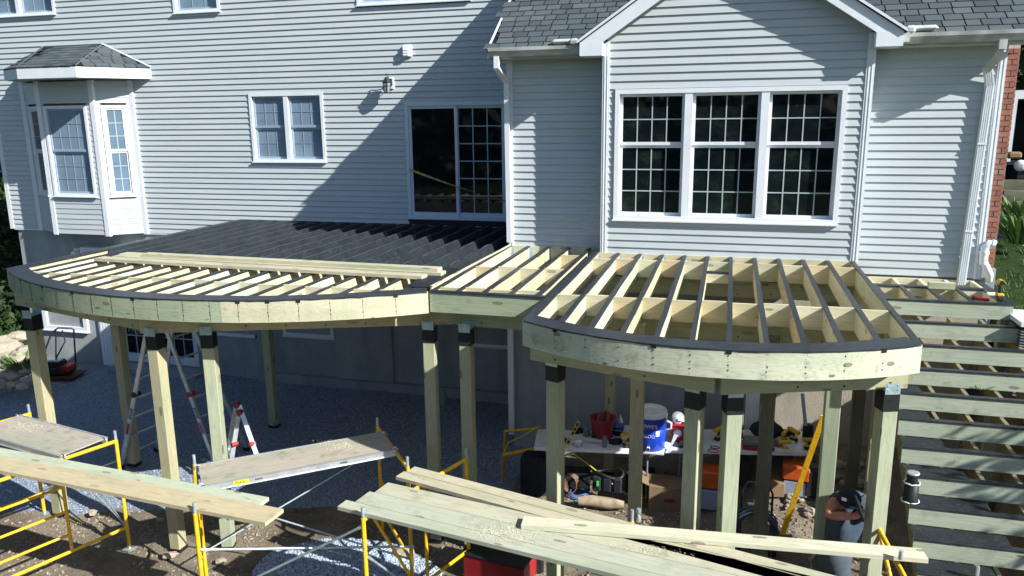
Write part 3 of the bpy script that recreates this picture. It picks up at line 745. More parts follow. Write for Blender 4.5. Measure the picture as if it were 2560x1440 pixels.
mb = MB(); mb.box(-12.3, -10.2, YL-0.35, YL+0.02, GZ, GZ+0.12); mb.build('door_step', M_stucco, pdoor)
mb = MB(); WB.box(mb, XB(-9.95), XB(-8.9), -4.22, -4.16, 0, 0.05); mb.build('window_sill', M_white, fnd)
# floodlight
fl = thing_child('floodlight', at(200, 632, Y=YL-0.1), fnd)
for px in (184, 206):
    c = at(px, 634, Y=YL-0.16); mb = MB(); mb.lathe([(0.02, 0.09), (0.04, 0.05), (0.052, 0.0), (0.05, -0.02), (0.02, -0.028)], c, (0.3*(1 if px > 190 else -1), 0.8, 0.35), 14); mb.build('lamp_head', M_whitep, fl)
c = at(195, 628, Y=YL); mb = MB(); mb.cbox((c.x, YL-0.0, c.z+0.02), (0.12, 0.09, 0.10)); mb.build('lamp_base', M_whitep, fl)
# dryer vent
c = at(1020, 128, Y=YL); v = thing_child('wall_vent', c, house)
mb = MB(); mb.bbox((c.x, YL-0.03, c.z), (0.17, 0.05, 0.205), 0.015); mb.build('vent_plate', M_whitep, v)
mb = MB(); mb.box(c.x-0.065, c.x+0.045, YL-0.085, YL-0.05, c.z-0.085, c.z+0.06); mb.build('vent_hood', M_whitep, v)
for i in range(3):
    mb = MB(); z = c.z-0.075+i*0.042; mb.hexa([(c.x-.055, YL-.098, z), (c.x+.035, YL-.098, z), (c.x+.035, YL-.086, z), (c.x-.055, YL-.086, z), (c.x-.055, YL-.090, z+.036), (c.x+.035, YL-.090, z+.036), (c.x+.035, YL-.086, z+.036), (c.x-.055, YL-.086, z+.036)]); mb.build('vent_flap', M_trim, v)
# carriage lantern
c = at(967, 208, Y=YL-0.16); la = thing_child('wall_lantern', c, house)
M_lan = plain('dark_verdigris_metal', (0.035, 0.05, 0.055), 0.45, 0.5, 0.5); M_lg = plain('lantern_glass', (0.22, 0.26, 0.26), 0.1, 0.6)
mb = MB(); mb.bbox((c.x+0.02, YL-0.02, c.z-0.0), (0.11, 0.035, 0.20), 0.012); mb.build('mount_plate', M_whitep, la)
mb = MB(); mb.bbox((c.x+0.02, YL-0.05, c.z+0.02), (0.07, 0.03, 0.12), 0.01)
mb.tube([(c.x+.02, YL-.06, c.z+.02), (c.x+.02, YL-.12, c.z+.09), (c.x+.005, YL-.15, c.z+.155), (c.x-.0, YL-.165, c.z+.165), (c.x, YL-.165, c.z+.12)], 0.008, 6)
mb.tube([(c.x+.02, YL-.05, c.z-.04), (c.x+.01, YL-.11, c.z-.07), (c.x, YL-.15, c.z-.06)], 0.006, 6); mb.build('arm', M_lan, la)
def hexring(r, z): return [Vector((c.x+r*math.cos(PI/3*i), YL-0.165+r*math.sin(PI/3*i), c.z+z)) for i in range(6)]
mb = MB(); R1, R2, R3 = hexring(0.022, 0.105), hexring(0.085, 0.02), hexring(0.078, 0.005)
mb.add(R1+R2+R3, [tuple(range(6))]+[(i, (i+1) % 6, 6+(i+1) % 6, 6+i) for i in range(6)]+[(6+i, 6+(i+1) % 6, 12+(i+1) % 6, 12+i) for i in range(6)]); mb.build('lantern_roof', M_lan, la)
mb = MB(); A, B = hexring(0.074, 0.005), hexring(0.048, -0.155)
mb.add(A+B, [(i, (i+1) % 6, 6+(i+1) % 6, 6+i) for i in range(6)]+[tuple(range(11, 5, -1))]); mb.build('lantern_glass', M_lg, la)
mb = MB()
for i in range(6): mb.tube([A[i], B[i]], 0.006, 4)
mb.tube(hexring(0.066, -0.05), 0.006, 4, closed=True); mb.tube(B, 0.006, 4, closed=True); mb.build('lantern_bars', M_lan, la)
# brick chimney breast beyond the wing
bk = thing_child('brick_return', (3.25, YM+.1, -2), house)
mb = MB(); mb.box(3.162, 3.315, YM+0.075, YM+1.2, -1.96, 0.80); mb.build('mortar_core', M_mortar, bk)
mbs = [MB().cbox((0, 0, 0), (x, 0.05, 0.056)) for x in (0.145, 0.064, 0.07)]
BM = [mesh_of(q, 'brick', M_brick) for q in mbs]
for k in range(41):
    z = -1.93+k*0.0665
    if k % 2: L = ((0, 3.240),)
    else: L = ((1, 3.199), (2, 3.277))
    for b, x in L: inst('brick', BM[b], bk, Matrix.Translation((x+random.uniform(-.002, .002), YM+0.078+random.uniform(-.002, .003), z)))
mb = MB(); mb.box(3.10, 3.345, YM+0.05, YM+1.2, -3.4, -1.97); mb.build('foundation_wall', M_stucco, bk)
# white plastic vent pipe
vp = thing_child('vent_pipe', at(2480, 640, Y=YM-0.1), house)
Y0 = YM-0.06
pp = [at(2486, 612, Y=Y0), at(2476, 608, Y=Y0), at(2462, 622, Y=Y0), at(2459, 645, Y=Y0), at(2458, 660, Y=Y0)]
mb = MB(); mb.tube(pp, [0.046, 0.05, 0.05, 0.05, 0.05], 14); mb.build('pipe_elbow', M_whitep, vp)
mb = MB(); mb.tube([at(2458, 652, Y=Y0), at(2466, 668, Y=Y0), at(2474, 686, Y=Y0), at(2472, 700, Y=Y0+.08)], 0.045, 14); mb.build('pipe_elbow', M_whitep, vp)
for a, b in ((0, 1), (2, 3)):
    mb = MB(); d = (pp[b]-pp[a]).normalized(); c = pp[a].lerp(pp[b], 0.4); mb.tube([c-d*0.02, c+d*0.02], 0.058, 14); mb.build('pipe_collar', M_whitep, vp)

# ------------------------------------------------------------------ the deck frame
deck = thing('timber_deck', 'unfinished pale timber deck frame on posts with two bowed fronts and taped joists', 'deck', (-3, 8, GZ))
JT, JH, O12 = 0.038, 0.235, 0.3048
def tape(p, q, wd, parent, z=ZD, name='joist_tape'):
    p, q = Vector(p), Vector(q); d = (q-p).normalized(); n = Vector((-d.y, d.x, 0)); L = (q-p).length; k = max(1, int(L/0.5)); mb = MB()
    top = []; 
    for i in range(k+1):
        c = p.lerp(q, i/k); a = wd/2+random.uniform(-.0015, .003); b = wd/2+random.uniform(-.0015, .003); zt = z+0.0035+random.uniform(0, .0015)
        top += [Vector((c.x, c.y, zt))+n*a, Vector((c.x, c.y, zt))-n*b, Vector((c.x, c.y, z-0.012-random.uniform(0, .01)))+n*a, Vector((c.x, c.y, z-0.012-random.uniform(0, .01)))-n*b]
    fs = []
    for i in range(k): a, b = 4*i, 4*i+4; fs += [(a, a+1, b+1, b), (a+2, a, b, b+2), (a+1, a+3, b+3, b+1)]
    mb.add(top, fs); return mb.build(name, M_tape, parent)
def circ(cx, cy, r, x): return cy-math.sqrt(max(0.0, r*r-(x-cx)**2))
CL = (-6.07, 11.62, 4.83); CR = (-0.12, 9.27, 2.99)
yl = lambda x: circ(*CL, x); yr = lambda x: circ(*CR, x)
def jo(x, y0, y1, parent=deck, h=JH, z=ZD, mat=M_joist, tp=True, t=JT):
    j = lum('joist', (x, y0, z-h/2), (x, y1, z-h/2), h, t, mat, parent)
    if tp: tape((x, y0, z), (x, y1, z), t+0.006, j, z)
    return j
def rim(fn, x0, x1, name, mat, th=0.042, n=14, taped=True, over=0.0):
    mb = MB(); P = []
    for i in range(n+1):
        x = x0+(x1-x0)*i/n; y = fn(x); dx = 0.01; d = Vector((2*dx, fn(min(x+dx, max(x0, x1)))-fn(max(x-dx, min(x0, x1))), 0)).normalized(); nn = Vector((d.y, -d.x, 0))
        P.append((Vector((x, y, 0)), nn))
    vs = []
    for (p, nn) in P:
        a = p; b = p-nn*th
        vs += [Vector((a.x, a.y, ZD)), Vector((a.x, a.y, ZD-JH-0.005)), Vector((b.x, b.y, ZD-JH-0.005)), Vector((b.x, b.y, ZD))]
    fs = [(3, 2, 1, 0), (4*n, 4*n+1, 4*n+2, 4*n+3)]
    for i in range(n):
        for k in range(4): fs.append((4*i+k, 4*i+(k+1) % 4, 4*i+4+(k+1) % 4, 4*i+4+k))
    mb.add(vs, fs); o = mb.build(name, mat, deck)
    return o, P
def rim_tape(fn, x0, x1, parent, win=0.085, n=26):
    mb = MB(); vs = []; fs = []
    for i in range(n+1):
        x = x0+(x1-x0)*i/n; y = fn(x); dx = 0.01; d = Vector((2*dx, fn(min(x+dx, x1))-fn(max(x-dx, x0)), 0)).normalized(); nn = Vector((d.y, -d.x, 0)); p = Vector((x, y, 0))
        a = p+nn*0.004; b = p-nn*(win+random.uniform(-.008, .008)); dr = random.uniform(.004, .013)
        vs += [Vector((a.x, a.y, ZD-dr)), Vector((a.x, a.y, ZD+0.007)), Vector((b.x, b.y, ZD+0.006))]
    for i in range(n): fs += [(3*i, 3*i+1, 3*i+4, 3*i+3), (3*i+1, 3*i+2, 3*i+5, 3*i+4)]
    mb.add(vs, fs); return mb.build('rim_tape', M_tape, parent)
M_kerf = plain('pencil_lines_and_kerfs', (0.035, 0.03, 0.022), 0.8, 0.1)
def screws(fn, xs, parent, kerf=True):
    """kerf line, bolt heads at each joist end on the rim board"""
    for x in xs:
        y = fn(x); d = Vector((0.02, fn(x+.01)-fn(x-.01), 0)).normalized(); nn = Vector((d.y, -d.x, 0)); mb = MB()
        M = frame(d, (0, 0, 1), Vector((x, y, ZD-JH/2))+nn*0.0015)
        if kerf: mb.cbox((0, 0, 0), (0.0013, 0.002, JH-0.01), M)
        else:
            for q in range(6): mb.cbox((random.uniform(-.004, .004), -.001, -.1+q*.038+random.uniform(-.008, .008)), (0.004, 0.0015, 0.004), M)
        for z in (0.065, -0.055, -.005):
            if random.random() < 0.85: mb.cbox((random.uniform(-.004, .004), 0, z+random.uniform(-.01, .01)), (0.009, 0.004, 0.009), M)
        mb.build('kerf_and_screws', M_kerf, parent)
        if random.random() < 0.55:
            mb = MB(); mb.cbox((0, 0, JH/2-0.012), (0.045, 0.008, 0.035), M); mb.build('tape_tab', M_black, parent)
# left, bowed part
JL = [-8.93+O12*i for i in range(20)]
for i, x in enumerate(JL):
    if x > -3.25: break
    jo(x, max(yl(x)+0.05, 7.0), 12.88)
r1, _ = rim(yl, -9.07, -5.16, 'rim_board', M_rimg, n=48); r2, _ = rim(yl, -5.155, -3.15, 'rim_board', M_rimp, n=24)
rim_tape(yl, -9.05, -5.16, r1, 0.235); rim_tape(yl, -5.16, -3.16, r2, 0.22)
screws(yl, [x for x in JL if -8.9 < x < -5.2], r1); screws(yl, [x for x in JL if -5.2 < x < -3.3], r2)
xl = -9.05
e1 = lum('edge_joist', (xl, yl(-9.05)+0.02, ZD-JH/2), (xl, 12.9, ZD-JH/2), JH, 0.07, M_beam, deck); tape((xl, yl(-9.05), ZD), (xl, 12.9, ZD), 0.10, e1)
lum('ledger', (-9.08, 12.915, ZD-JH/2), (-3.2, 12.915, ZD-JH/2), JH, JT, M_joist, deck)
for y in (7.75, 10.2):   # blocking between left joists
    for i, x in enumerate(JL[:-1]):
        if x < -3.5 and yl(x) < y-0.15:
            yy = y+(0.045 if i % 2 else 0)+random.uniform(-.01, .01)
            if y < 9: lum('blocking', (x+JT/2, yy, ZD-JH/2), (x+O12-JT/2, yy, ZD-JH/2), JH*0.96, JT, M_joist, deck)
# mid part between the two bows
MJ = [-3.13, -2.845, -2.54, -2.235, -1.93]
for x in MJ: jo(x, 7.88, YM-0.05)
lum('ledger', (-3.15, YM-0.02, ZD-JH/2), (-1.75, YM-0.02, ZD-JH/2), JH, JT, M_joist, deck)
mr = lum('rim_board', (-3.15, 7.84, ZD-JH/2), (-1.82, 7.84, ZD-JH/2), JH+0.004, 0.04, M_rimg, deck); tape((-3.15, 7.845, ZD), (-1.8, 7.845, ZD), 0.075, mr)
for y, x0, x1 in ((8.06, 0, 4), (9.35, 0, 4), (10.35, 3, 4)):
    for i in range(x0, x1): lum('blocking', (MJ[i]+JT/2, y+(i % 2)*0.05, ZD-JH/2), (MJ[i+1]-JT/2, y+(i % 2)*0.05, ZD-JH/2), JH*0.97, JT, M_joist, deck)
# right, bowed part
RJ = [-1.765+0.3025*i for i in range(12)]
for i, x in enumerate(RJ):
    jo(x, yr(min(max(x, -1.8), 1.56))+0.03, YG-0.03, t=0.04)
r3, _ = rim(yr, -1.82, 1.58, 'rim_board', M_rimg, n=48); rim_tape(yr, -1.81, 1.57, r3, 0.235)
M_rim3 = wood('weathered_rim_wood', [(0.50, 0.53, 0.38), (0.52, 0.54, 0.40)], 1.0, 0.4); r3.data.materials[0] = M_rim3
screws(yr, RJ[1:-1], r3, False)
jo(-1.805, yr(-1.8)+0.03, YG-0.03, t=0.04, mat=M_rimg)
lum('ledger', (-1.78, YG-0.02, ZD-JH/2), (1.62, YG-0.02, ZD-JH/2), JH, JT, M_joist, deck)
M_hang = M_galv
for i in range(11):
    a, b = RJ[i]+0.02, RJ[i+1]-0.02
    y = 10.25+(0.05 if i % 2 else 0); lum('blocking', (a, y, ZD-JH/2), (b, y, ZD-JH/2), JH*0.97, JT, M_joist, deck)
    y = 8.0+(0.05 if i % 2 else 0); lum('blocking', (a, y, ZD-JH/2), (b, y, ZD-JH/2), JH*0.97, JT, M_joist, deck)
    xm = (a+b)/2; y = max(yr(a), yr(b))+0.17; lum('blocking', (a, y, ZD-JH/2-.01), (b, y, ZD-JH/2-.01), JH*0.8, 0.03, M_joist, deck)
    mb = MB(); mb.box(a, a+0.004, YG-0.10, YG-0.04, ZD-0.19, ZD-0.03); mb.box(a, a+0.035, YG-0.043, YG-0.039, ZD-0.19, ZD-0.03); mb.build('joist_hanger', M_galv, deck)
for i, x in enumerate(MJ):
    mb = MB(); mb.box(x+JT/2, x+JT/2+0.004, YM-0.10, YM-0.04, ZD-0.2, ZD-0.03); mb.box(x+JT/2, x+JT/2+0.04, YM-0.043, YM-0.039, ZD-0.2, ZD-0.03); mb.build('joist_hanger', M_galv, deck)
pb = lum('header_block', (RJ[5], 9.62, ZD-0.07), (RJ[6], 9.62, ZD-0.07), 0.14, JT, M_joist, deck); tape((RJ[5], 9.62, ZD), (RJ[6], 9.62, ZD), 0.045, pb)
# beams
ZB = ZD-JH-0.006; BH = 0.235
def beam(p, q, mat=M_beam, t=0.09, tp=False):
    o = lum('beam', (p[0], p[1], ZB-BH/2), (q[0], q[1], ZB-BH/2), BH, t, mat, deck)
    d = (Vector((q[0], q[1], 0))-Vector((p[0], p[1], 0))); L = d.length; d.normalize(); mb = MB(); n = Vector((d.y, -d.x, 0))
    k = int(L/0.4)
    for i in range(k):
        for z in (0.06, -0.07):
            if random.random() < .75:
                c = Vector((p[0], p[1], ZB-BH/2+z+random.uniform(-.01, .01)))+d*(L*(i+.5)/k+(0.05 if z < 0 else 0))+n*(t/2+0.002)
                mb.cbox((0, 0, 0), (0.015, 0.006, 0.015), frame(d, (0, 0, 1), c))
    mb.build('bolt_heads', M_kerf, o, kind='stuff')
    if tp: tape((p[0], p[1], ZB), (q[0], q[1], ZB), t+0.01, o, ZB)
    return o
off = 0.05
beam((-8.98, 7.86), (-6.40, 7.17)); beam((-6.36, 7.06), (-2.98, 8.28), mat=wood('tan_beam_wood', [(0.45, 0.37, 0.22), (0.42, 0.36, 0.22)], 0.5, 0.1))
beam((-2.97, 8.235), (-1.95, 8.185), M_rimg)
beam((-1.81, 7.155), (-0.04, 6.605)); beam((-0.01, 6.585), (1.55, 7.145))
for y in (8.32, 10.42): beam((-1.78, y), (1.56, y), tp=True)
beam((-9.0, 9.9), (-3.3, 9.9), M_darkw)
beam((1.60, 7.3), (1.60, 10.6), M_beam)
# posts
def post(x, y, ang, zt=ZB-BH-0.004, zb=GZ, cap=True, w=0.138, name='post', mat=M_post, wrap=0.19):
    up = Matrix.Rotation(math.radians(ang), 4, 'Z') @ Vector((1, 0, 0))
    o = lum(name, (x, y, zb), (x, y, zt), w, w, mat, deck, up=up, cham=0.006)
    if cap:
        M = Matrix.Translation((x, y, zt)) @ Matrix.Rotation(math.radians(ang), 4, 'Z'); mb = MB()
        mb.cbox((0, 0, -wrap/2+0.001), (w+0.006, w+0.006, wrap), M); mb.build('post_wrap', M_black, o)
        mb = MB()
        for s in (-1, 1):
            mb.cbox((0, s*(w/2+0.006), 0.02), (w*0.98, 0.004, 0.10), M)
            for dx in (-.045, .045):
                for dz in (-.0, .04): mb.cbox((dx, s*(w/2+0.009), dz+.01), (0.012, 0.006, 0.012), M)
        mb.cbox((0, 0, 0.002), (w*.98, w*1.1, 0.004), M); mb.build('post_cap_bracket', M_galv, o)
    mb = MB(); M = Matrix.Translation((x, y, zb)) @ Matrix.Rotation(math.radians(ang), 4, 'Z'); mb.cbox((0, 0, 0.03), (w+0.006, w+0.006, 0.05), M); mb.build('post_base', M_black, o)
    return o
def pmid(px, py, side, ang):
    """centre of a post whose front arris (mid edge) is seen at px,py under its beam; side=+1: right face seen, -1: left face seen"""
    e = at(px, py, Z=ZB-BH); R = Matrix.Rotation(math.radians(ang), 4, 'Z'); return e-R @ Vector((side*0.069, -0.069, 0))
FRP = [(79, 790, 1, 0), (388, 835, 1, 0), (530, 830, 1, 18), (1084, 818, 1, 5), (1175, 825, 1, 0), (1394, 910, 1, -21), (1750, 975, 1, -21), (1820, 985, -1, 19.5), (2212, 977, -1, 19.5)]
for px, py, sd_, an in FRP:
    c = pmid(px, py, sd_, an); post(c.x, c.y, an, cap=True)
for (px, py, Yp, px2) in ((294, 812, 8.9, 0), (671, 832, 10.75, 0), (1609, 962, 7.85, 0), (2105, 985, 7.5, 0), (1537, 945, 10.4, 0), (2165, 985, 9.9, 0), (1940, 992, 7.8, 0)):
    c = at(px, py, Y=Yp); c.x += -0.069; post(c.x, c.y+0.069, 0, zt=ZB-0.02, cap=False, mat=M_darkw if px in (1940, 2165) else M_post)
# roofing membrane draped over the rear of the left frame
mb = MB(); crest_lit = []
NX, NY = 19*24, 46; x0, x1 = -9.08, -3.20; ys0, ys1 = 9.02, 12.93
from mathutils import noise as mn
vs = []; 
for j in range(NY+1):
    v = j/NY; y = ys0+(ys1-ys0)*v
    for i in range(NX+1):
        u = i/NX; x = x0+(x1-x0)*u; ph = ((x-JL[0])/O12) % 1.0
        sag = 0.0 if (ph < 0.085 or ph > 0.915) else (((ph-0.085)/0.235) if ph < 0.32 else 1-(ph-0.32)/0.595); sag = sag**0.85
        amp = 0.065+0.10*u*(0.75+0.25*math.sin(v*3))+0.04*mn.noise(Vector((x*0.8, y*0.7, 3)))
        if v > 0.93: amp *= (1-v)/0.07
        z = ZD+0.012-max(0.004, amp)*sag+(0.010+0.020*max(0, u-0.55)*2.2)*mn.noise(Vector((x*4, y*3, 0)))*(0.4 if v > .9 else 1)
        xx = x; yy = y+(0.05*mn.noise(Vector((x*2.1, 0, 9))) if j == 0 else 0)
        if x < -8.6: yy = max(yy, ys0+0.62*(-8.6-x)/0.48+v*0)
        vs.append((xx, yy, z)); crest_lit.append(max(0.0, 1-min(ph, 1-ph)/0.045))  # mask of the painted lit line over each joist
fs = []
for j in range(NY):
    for i in range(NX): a = j*(NX+1)+i; fs.append((a, a+1, a+NX+2, a+NX+1))
mb.add(vs, fs, True); mem = mb.build('membrane', M_memb, deck); sa_ = mem.data.attributes.new('crest_light', 'FLOAT', 'POINT'); sa_.data.foreach_set('value', crest_lit)
mb = MB(); vs = []; fs = []     # narrow tongue of the membrane running forward along the right edge
for j in range(13):
    y = 7.95+(9.1-7.95)*j/12
    for i in range(7):
        x = -3.50+(0.32)*i/6; vs.append((x+0.03*mn.noise(Vector((0, y*3, i))), y, ZD+0.014+0.016*mn.noise(Vector((x*9, y*5, 1)))))
for j in range(12):
    for i in range(6): a = j*7+i; fs.append((a, a+1, a+8, a+7))
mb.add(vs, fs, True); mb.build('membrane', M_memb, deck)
lum('nailer', (-3.20, 8.0, ZD-0.03), (-3.12, 11.0, ZD-0.03), 0.10, 0.02, M_joist, deck)

# landing and stairs
steps = thing('staircase', 'wide unfinished greenish timber staircase going down from the right end of the deck', 'stairs', (2.5, 8, GZ))
SX0, SX1 = 1.80, 3.135
ZN = -2.115
LY0, LY1 = 9.72, YM-0.04
for x in (1.82, 2.12, 2.43, 2.74, 3.05): 
    j = lum('joist', (x, LY0, ZN-0.09), (x, LY1, ZN-0.09), 0.18, JT, M_joist, steps); tape((x, LY0, ZN), (x, 10.5, ZN), JT+.008, j, ZN)
j = lum('joist', (3.12, LY0, ZN-0.09), (3.12, LY1, ZN-0.09), 0.18, JT, M_joist, steps); tape((3.12, LY0, ZN), (3.12, LY1, ZN), 0.07, j, ZN)
lum('ledger', (1.64, LY1, ZN-0.09), (3.14, LY1, ZN-0.09), 0.18, JT, M_joist, steps)
for y in (10.55, 10.51):
    b = lum('cross_beam', (1.62, y, ZN-0.09), (3.14, y, ZN-0.09), 0.18, JT, M_joist, steps); tape((1.62, y, ZN), (3.14, y, ZN), 0.05, b, ZN)
RUN, RISE, RH = 0.2635, 0.1953, 0.182
NR = 15
for k in range(NR):
    y = LY0-RUN*k; z = ZN-RISE*k
    x0 = SX0-(0.0 if k else 0.02)
    o = lum('riser_board', (x0, y, z-RH/2), (SX1+0.02*(k > 0), y, z-RH/2), RH, 0.034, M_stair, steps)
    tape((x0, y+.01, z), (SX1+.02, y+.01, z), 0.065, o, z)
    for t in range(2):
        mb = MB(); x = random.uniform(1.9, 3.0); mb.box(x, x+0.035, y-0.021, y-0.017, z-0.02, z-0.0); mb.build('tape_tab', M_black, o)
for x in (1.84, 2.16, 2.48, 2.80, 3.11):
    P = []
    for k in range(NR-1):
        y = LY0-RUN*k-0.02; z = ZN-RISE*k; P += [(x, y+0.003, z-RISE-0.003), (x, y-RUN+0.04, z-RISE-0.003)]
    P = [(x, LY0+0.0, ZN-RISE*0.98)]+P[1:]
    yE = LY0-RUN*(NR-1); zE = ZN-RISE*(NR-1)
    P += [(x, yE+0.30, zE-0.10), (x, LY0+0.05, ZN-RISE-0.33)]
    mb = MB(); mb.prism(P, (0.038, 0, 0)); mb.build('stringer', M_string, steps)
for k in range(3, 12):
    x1 = (2.05, 2.1, 2.2, 2.35, 2.5, 2.62, 2.45, 2.4, 2.35)[k-3]; y = LY0-RUN*k-.02; z = ZN-RISE*(k+1)+0.004
    mb = MB(); vs = []; n = 8
    for i in range(n+1):
        x = SX0+0.01+(x1-SX0)*i/n; vs += [(x, y+0.0, z+random.uniform(0, .004)), (x+random.uniform(-.01, .01), y-RUN+0.02, z+random.uniform(0, .004))]
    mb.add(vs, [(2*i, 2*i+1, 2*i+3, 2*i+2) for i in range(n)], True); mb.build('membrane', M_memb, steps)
for x in (1.86, 3.1):
    lum('post', (x, LY0+0.1, GZ), (x, LY0+0.1, ZN-0.19), 0.12, 0.12, M_post, steps, up=(1, 0, 0))
lum('side_board', (1.79, 6.6, -4.34), (1.79, 5.2, -5.38), 0.28, 0.03, M_post, steps)

# ------------------------------------------------------------------ the ground
def sm(t): t = max(0.0, min(1.0, t)); return t*t*(3-2*t)
def gheight(x, y):
    z = GZ+0.035*mn.noise(Vector((x*0.9, y*0.9, 0)))+0.02*mn.noise(Vector((x*3.1, y*3.1, 5)))
    z += 0.55*sm((x+0.6)/1.3)*sm((y-9.5)/1.5)*(1 if x < 3.3 else 0)
    if x > 3.1:
        z += sm((x-3.1)/0.5)*(2.55*sm((y-5.5)/5.5)+2.2*sm((y-12.5)/10))
    if x < -14.2:
        z += sm((-14.2-x)/2.0)*sm((y-8)/4)*1.2+sm((-15.5-x)/8)*sm((y-9)/9)*5
    if x < -10.5 and y < 12.5: z += 0.0
    if -6.0 < x < -2.5 and 5.5 < y < 8.2: z += 0.05*math.exp(-((x+4.2)**2+(y-7.2)**2))
    dirt = 1-zone(x, y)
    z += dirt*0.05*mn.noise(Vector((x*1.7, y*1.7, 8)))
    return z
def zone(x, y):
    """1 = gravel, 0 = dirt"""
    yb = 7.35 if x < -9 else 7.35+(x+9)*0.30
    if x < -7: yb += 0.15*mn.noise(Vector((x*2, 0, 0)))
    g = sm((y-yb)/0.25+0.5)
    if x > -3.0: g *= 1-sm((x+3.0)/0.5)
    if x < -14.8: g *= 1-sm((-14.8-x)/0.8)
    d = ((x+4.0)/1.25)**2+((y-7.15)/0.75)**2
    g = max(g, 1-sm((math.sqrt(d)-0.75)/0.3))
    return g
def lin(a, b, st): n = max(1, int(round((b-a)/st))); return [a+(b-a)*i/n for i in range(n)]
GX = lin(-90, -24, 6)+lin(-24, -12, 0.5)+lin(-12, 4.2, 0.09)+lin(4.2, 14, 0.5)+lin(14, 90, 6)+[90]
GY = lin(-70, 0, 7)+lin(0, 4.4, 0.4)+lin(4.4, 13.1, 0.09)+lin(13.1, 26, 0.6)+lin(26, 120, 8)+[120]
vs = [(x, y, gheight(x, y)) for y in GY for x in GX]; nx = len(GX)
fs = [(j*nx+i, j*nx+i+1, (j+1)*nx+i+1, (j+1)*nx+i) for j in range(len(GY)-1) for i in range(nx-1)]
me = bpy.data.meshes.new('ground'); me.from_pydata(vs, [], fs); me.materials.append(M_ground); me.polygons.foreach_set('use_smooth', [True]*len(fs))
ca = me.color_attributes.new('zone', 'FLOAT_COLOR', 'POINT'); cols = []
for (x, y, z) in vs:
    gr_ = 1.0 if (x > 3.45 and y > 8) or x < -15.2 or (x < -14.3 and y > 11.9) or y > 15 or y < 1 or abs(x) > 16 else 0.0
    cols += [zone(x, y), gr_, 0, 1]
ca.data.foreach_set('color', cols)
g = bpy.data.objects.new('ground', me); link(g, None, Matrix.Identity(4)); tag(g, 'yard of bare dirt and blue grey gravel around the house, grass at its edges', 'ground', kind='structure')
# loose stones
def scatter(n, fn, size, mat, name, label, cat):
    vs = []; fs = []
    oct_ = [(1, 0, 0), (0, 1, 0), (-1, 0, 0), (0, -1, 0), (0, 0, 1), (0, 0, -1)]
    of = [(0, 1, 4), (1, 2, 4), (2, 3, 4), (3, 0, 4), (1, 0, 5), (2, 1, 5), (3, 2, 5), (0, 3, 5)]
    k = 0; tries = 0
    while k < n and tries < n*8:
        tries += 1
        p = fn()
        if p is None: continue
        x, y = p; s = random.uniform(*size); a = random.uniform(0, PI); ca_, sa = math.cos(a), math.sin(a); z = gheight(x, y)+s*0.25; b = len(vs)
        sx, sy, sz = s*random.uniform(.7, 1.3), s*random.uniform(.6, 1.1), s*random.uniform(.5, .9)
        for q in oct_:
            u, v, w_ = q[0]*sx+random.uniform(-.2, .2)*s, q[1]*sy+random.uniform(-.2, .2)*s, q[2]*sz; vs.append((x+u*ca_-v*sa, y+u*sa+v*ca_, z+w_))
        fs += [tuple(i+b for i in f) for f in of]; k += 1
    me = bpy.data.meshes.new(name); me.from_pydata(vs, [], fs); me.materials.append(mat)
    o = bpy.data.objects.new(name, me); link(o, None, Matrix.Identity(4)); return tag(o, label, cat, kind='stuff')
def in_gravel():
    x, y = random.uniform(-14.5, -2.6), random.uniform(6.2, 12.9)
    return (x, y) if zone(x, y)+random.uniform(-.3, .1) > 0.5 else None
scatter(42000, in_gravel, (0.006, 0.014), M_gstone, 'gravel', 'blue grey crushed stone spread under the left deck and in a patch by the scaffold', 'gravel')
def in_patch():
    x, y = random.uniform(-5.4, -2.5), random.uniform(6.2, 8.1)
    return (x, y) if zone(x, y) > 0.4 and y < 8.0 else None
scatter(5000, in_patch, (0.014, 0.026), M_gstone, 'gravel', 'coarse pale crushed stone in a small patch between the scaffold frames', 'gravel')
def in_dirt():
    x, y = random.uniform(-9.5, 2.2), random.uniform(5.0, 10.8)
    return (x, y) if zone(x, y) < 0.3 and mn.noise(Vector((x*1.3, y*1.3, 2)))+random.uniform(-.4, .5) > 0.05 else None
scatter(9000, in_dirt, (0.008, 0.03), M_rubble, 'dirt_clods', 'loose clods and small stones strewn over the bare dirt', 'rubble')
def rock_mesh(seed):
    random.seed(seed); mb = MB(); mb.ball((0, 0, 0), (1, 0.8, 0.6), 8, 6, 0.16); me = mesh_of(mb, 'rock', M_rock); return me
RK = [rock_mesh(i) for i in range(4)]; random.seed(5)
def rock(x, y, z, s, label, group, mat=None, k=None):
    M = Matrix.Translation((x, y, z)) @ Matrix.Rotation(random.uniform(0, 6), 4, 'Z') @ Matrix.Rotation(random.uniform(-.4, .4), 4, 'X') @ Matrix.Diagonal((s*random.uniform(.8, 1.2), s*random.uniform(.8, 1.2), s*random.uniform(.7, 1.1), 1))
    return inst('rock', RK[random.randrange(4) if k is None else k], None, M, label=label, cat='rock', group=group)
# boulders at the left edge
BL = [(47, 842, 0.19, 'rounded tan boulder on top of the pale rock pile left of the corner post'), (14, 872, 0.52, 'broad cracked pale slab on the rock pile at the left edge'),
      (8, 900, 0.34, None), (45, 900, 0.30, None), (66, 884, 0.28, None), (30, 905, .33, None), (0, 925, .35, None), (15, 935, 0.28, None), (42, 935, 0.22, None), (66, 925, 0.18, None), (5, 960, 0.2, None), (30, 962, 0.16, None), (72, 952, 0.14, None), (58, 966, 0.12, None)]
for i, (px, py, s, lb) in enumerate(BL):
    p = at(px, py, Y=11.2+(900-py)*0.008); rock(p.x, p.y, p.z, s, lb or 'tan field stone in the sunlit rock pile at the left edge of the yard', 'field stones piled left of the house')
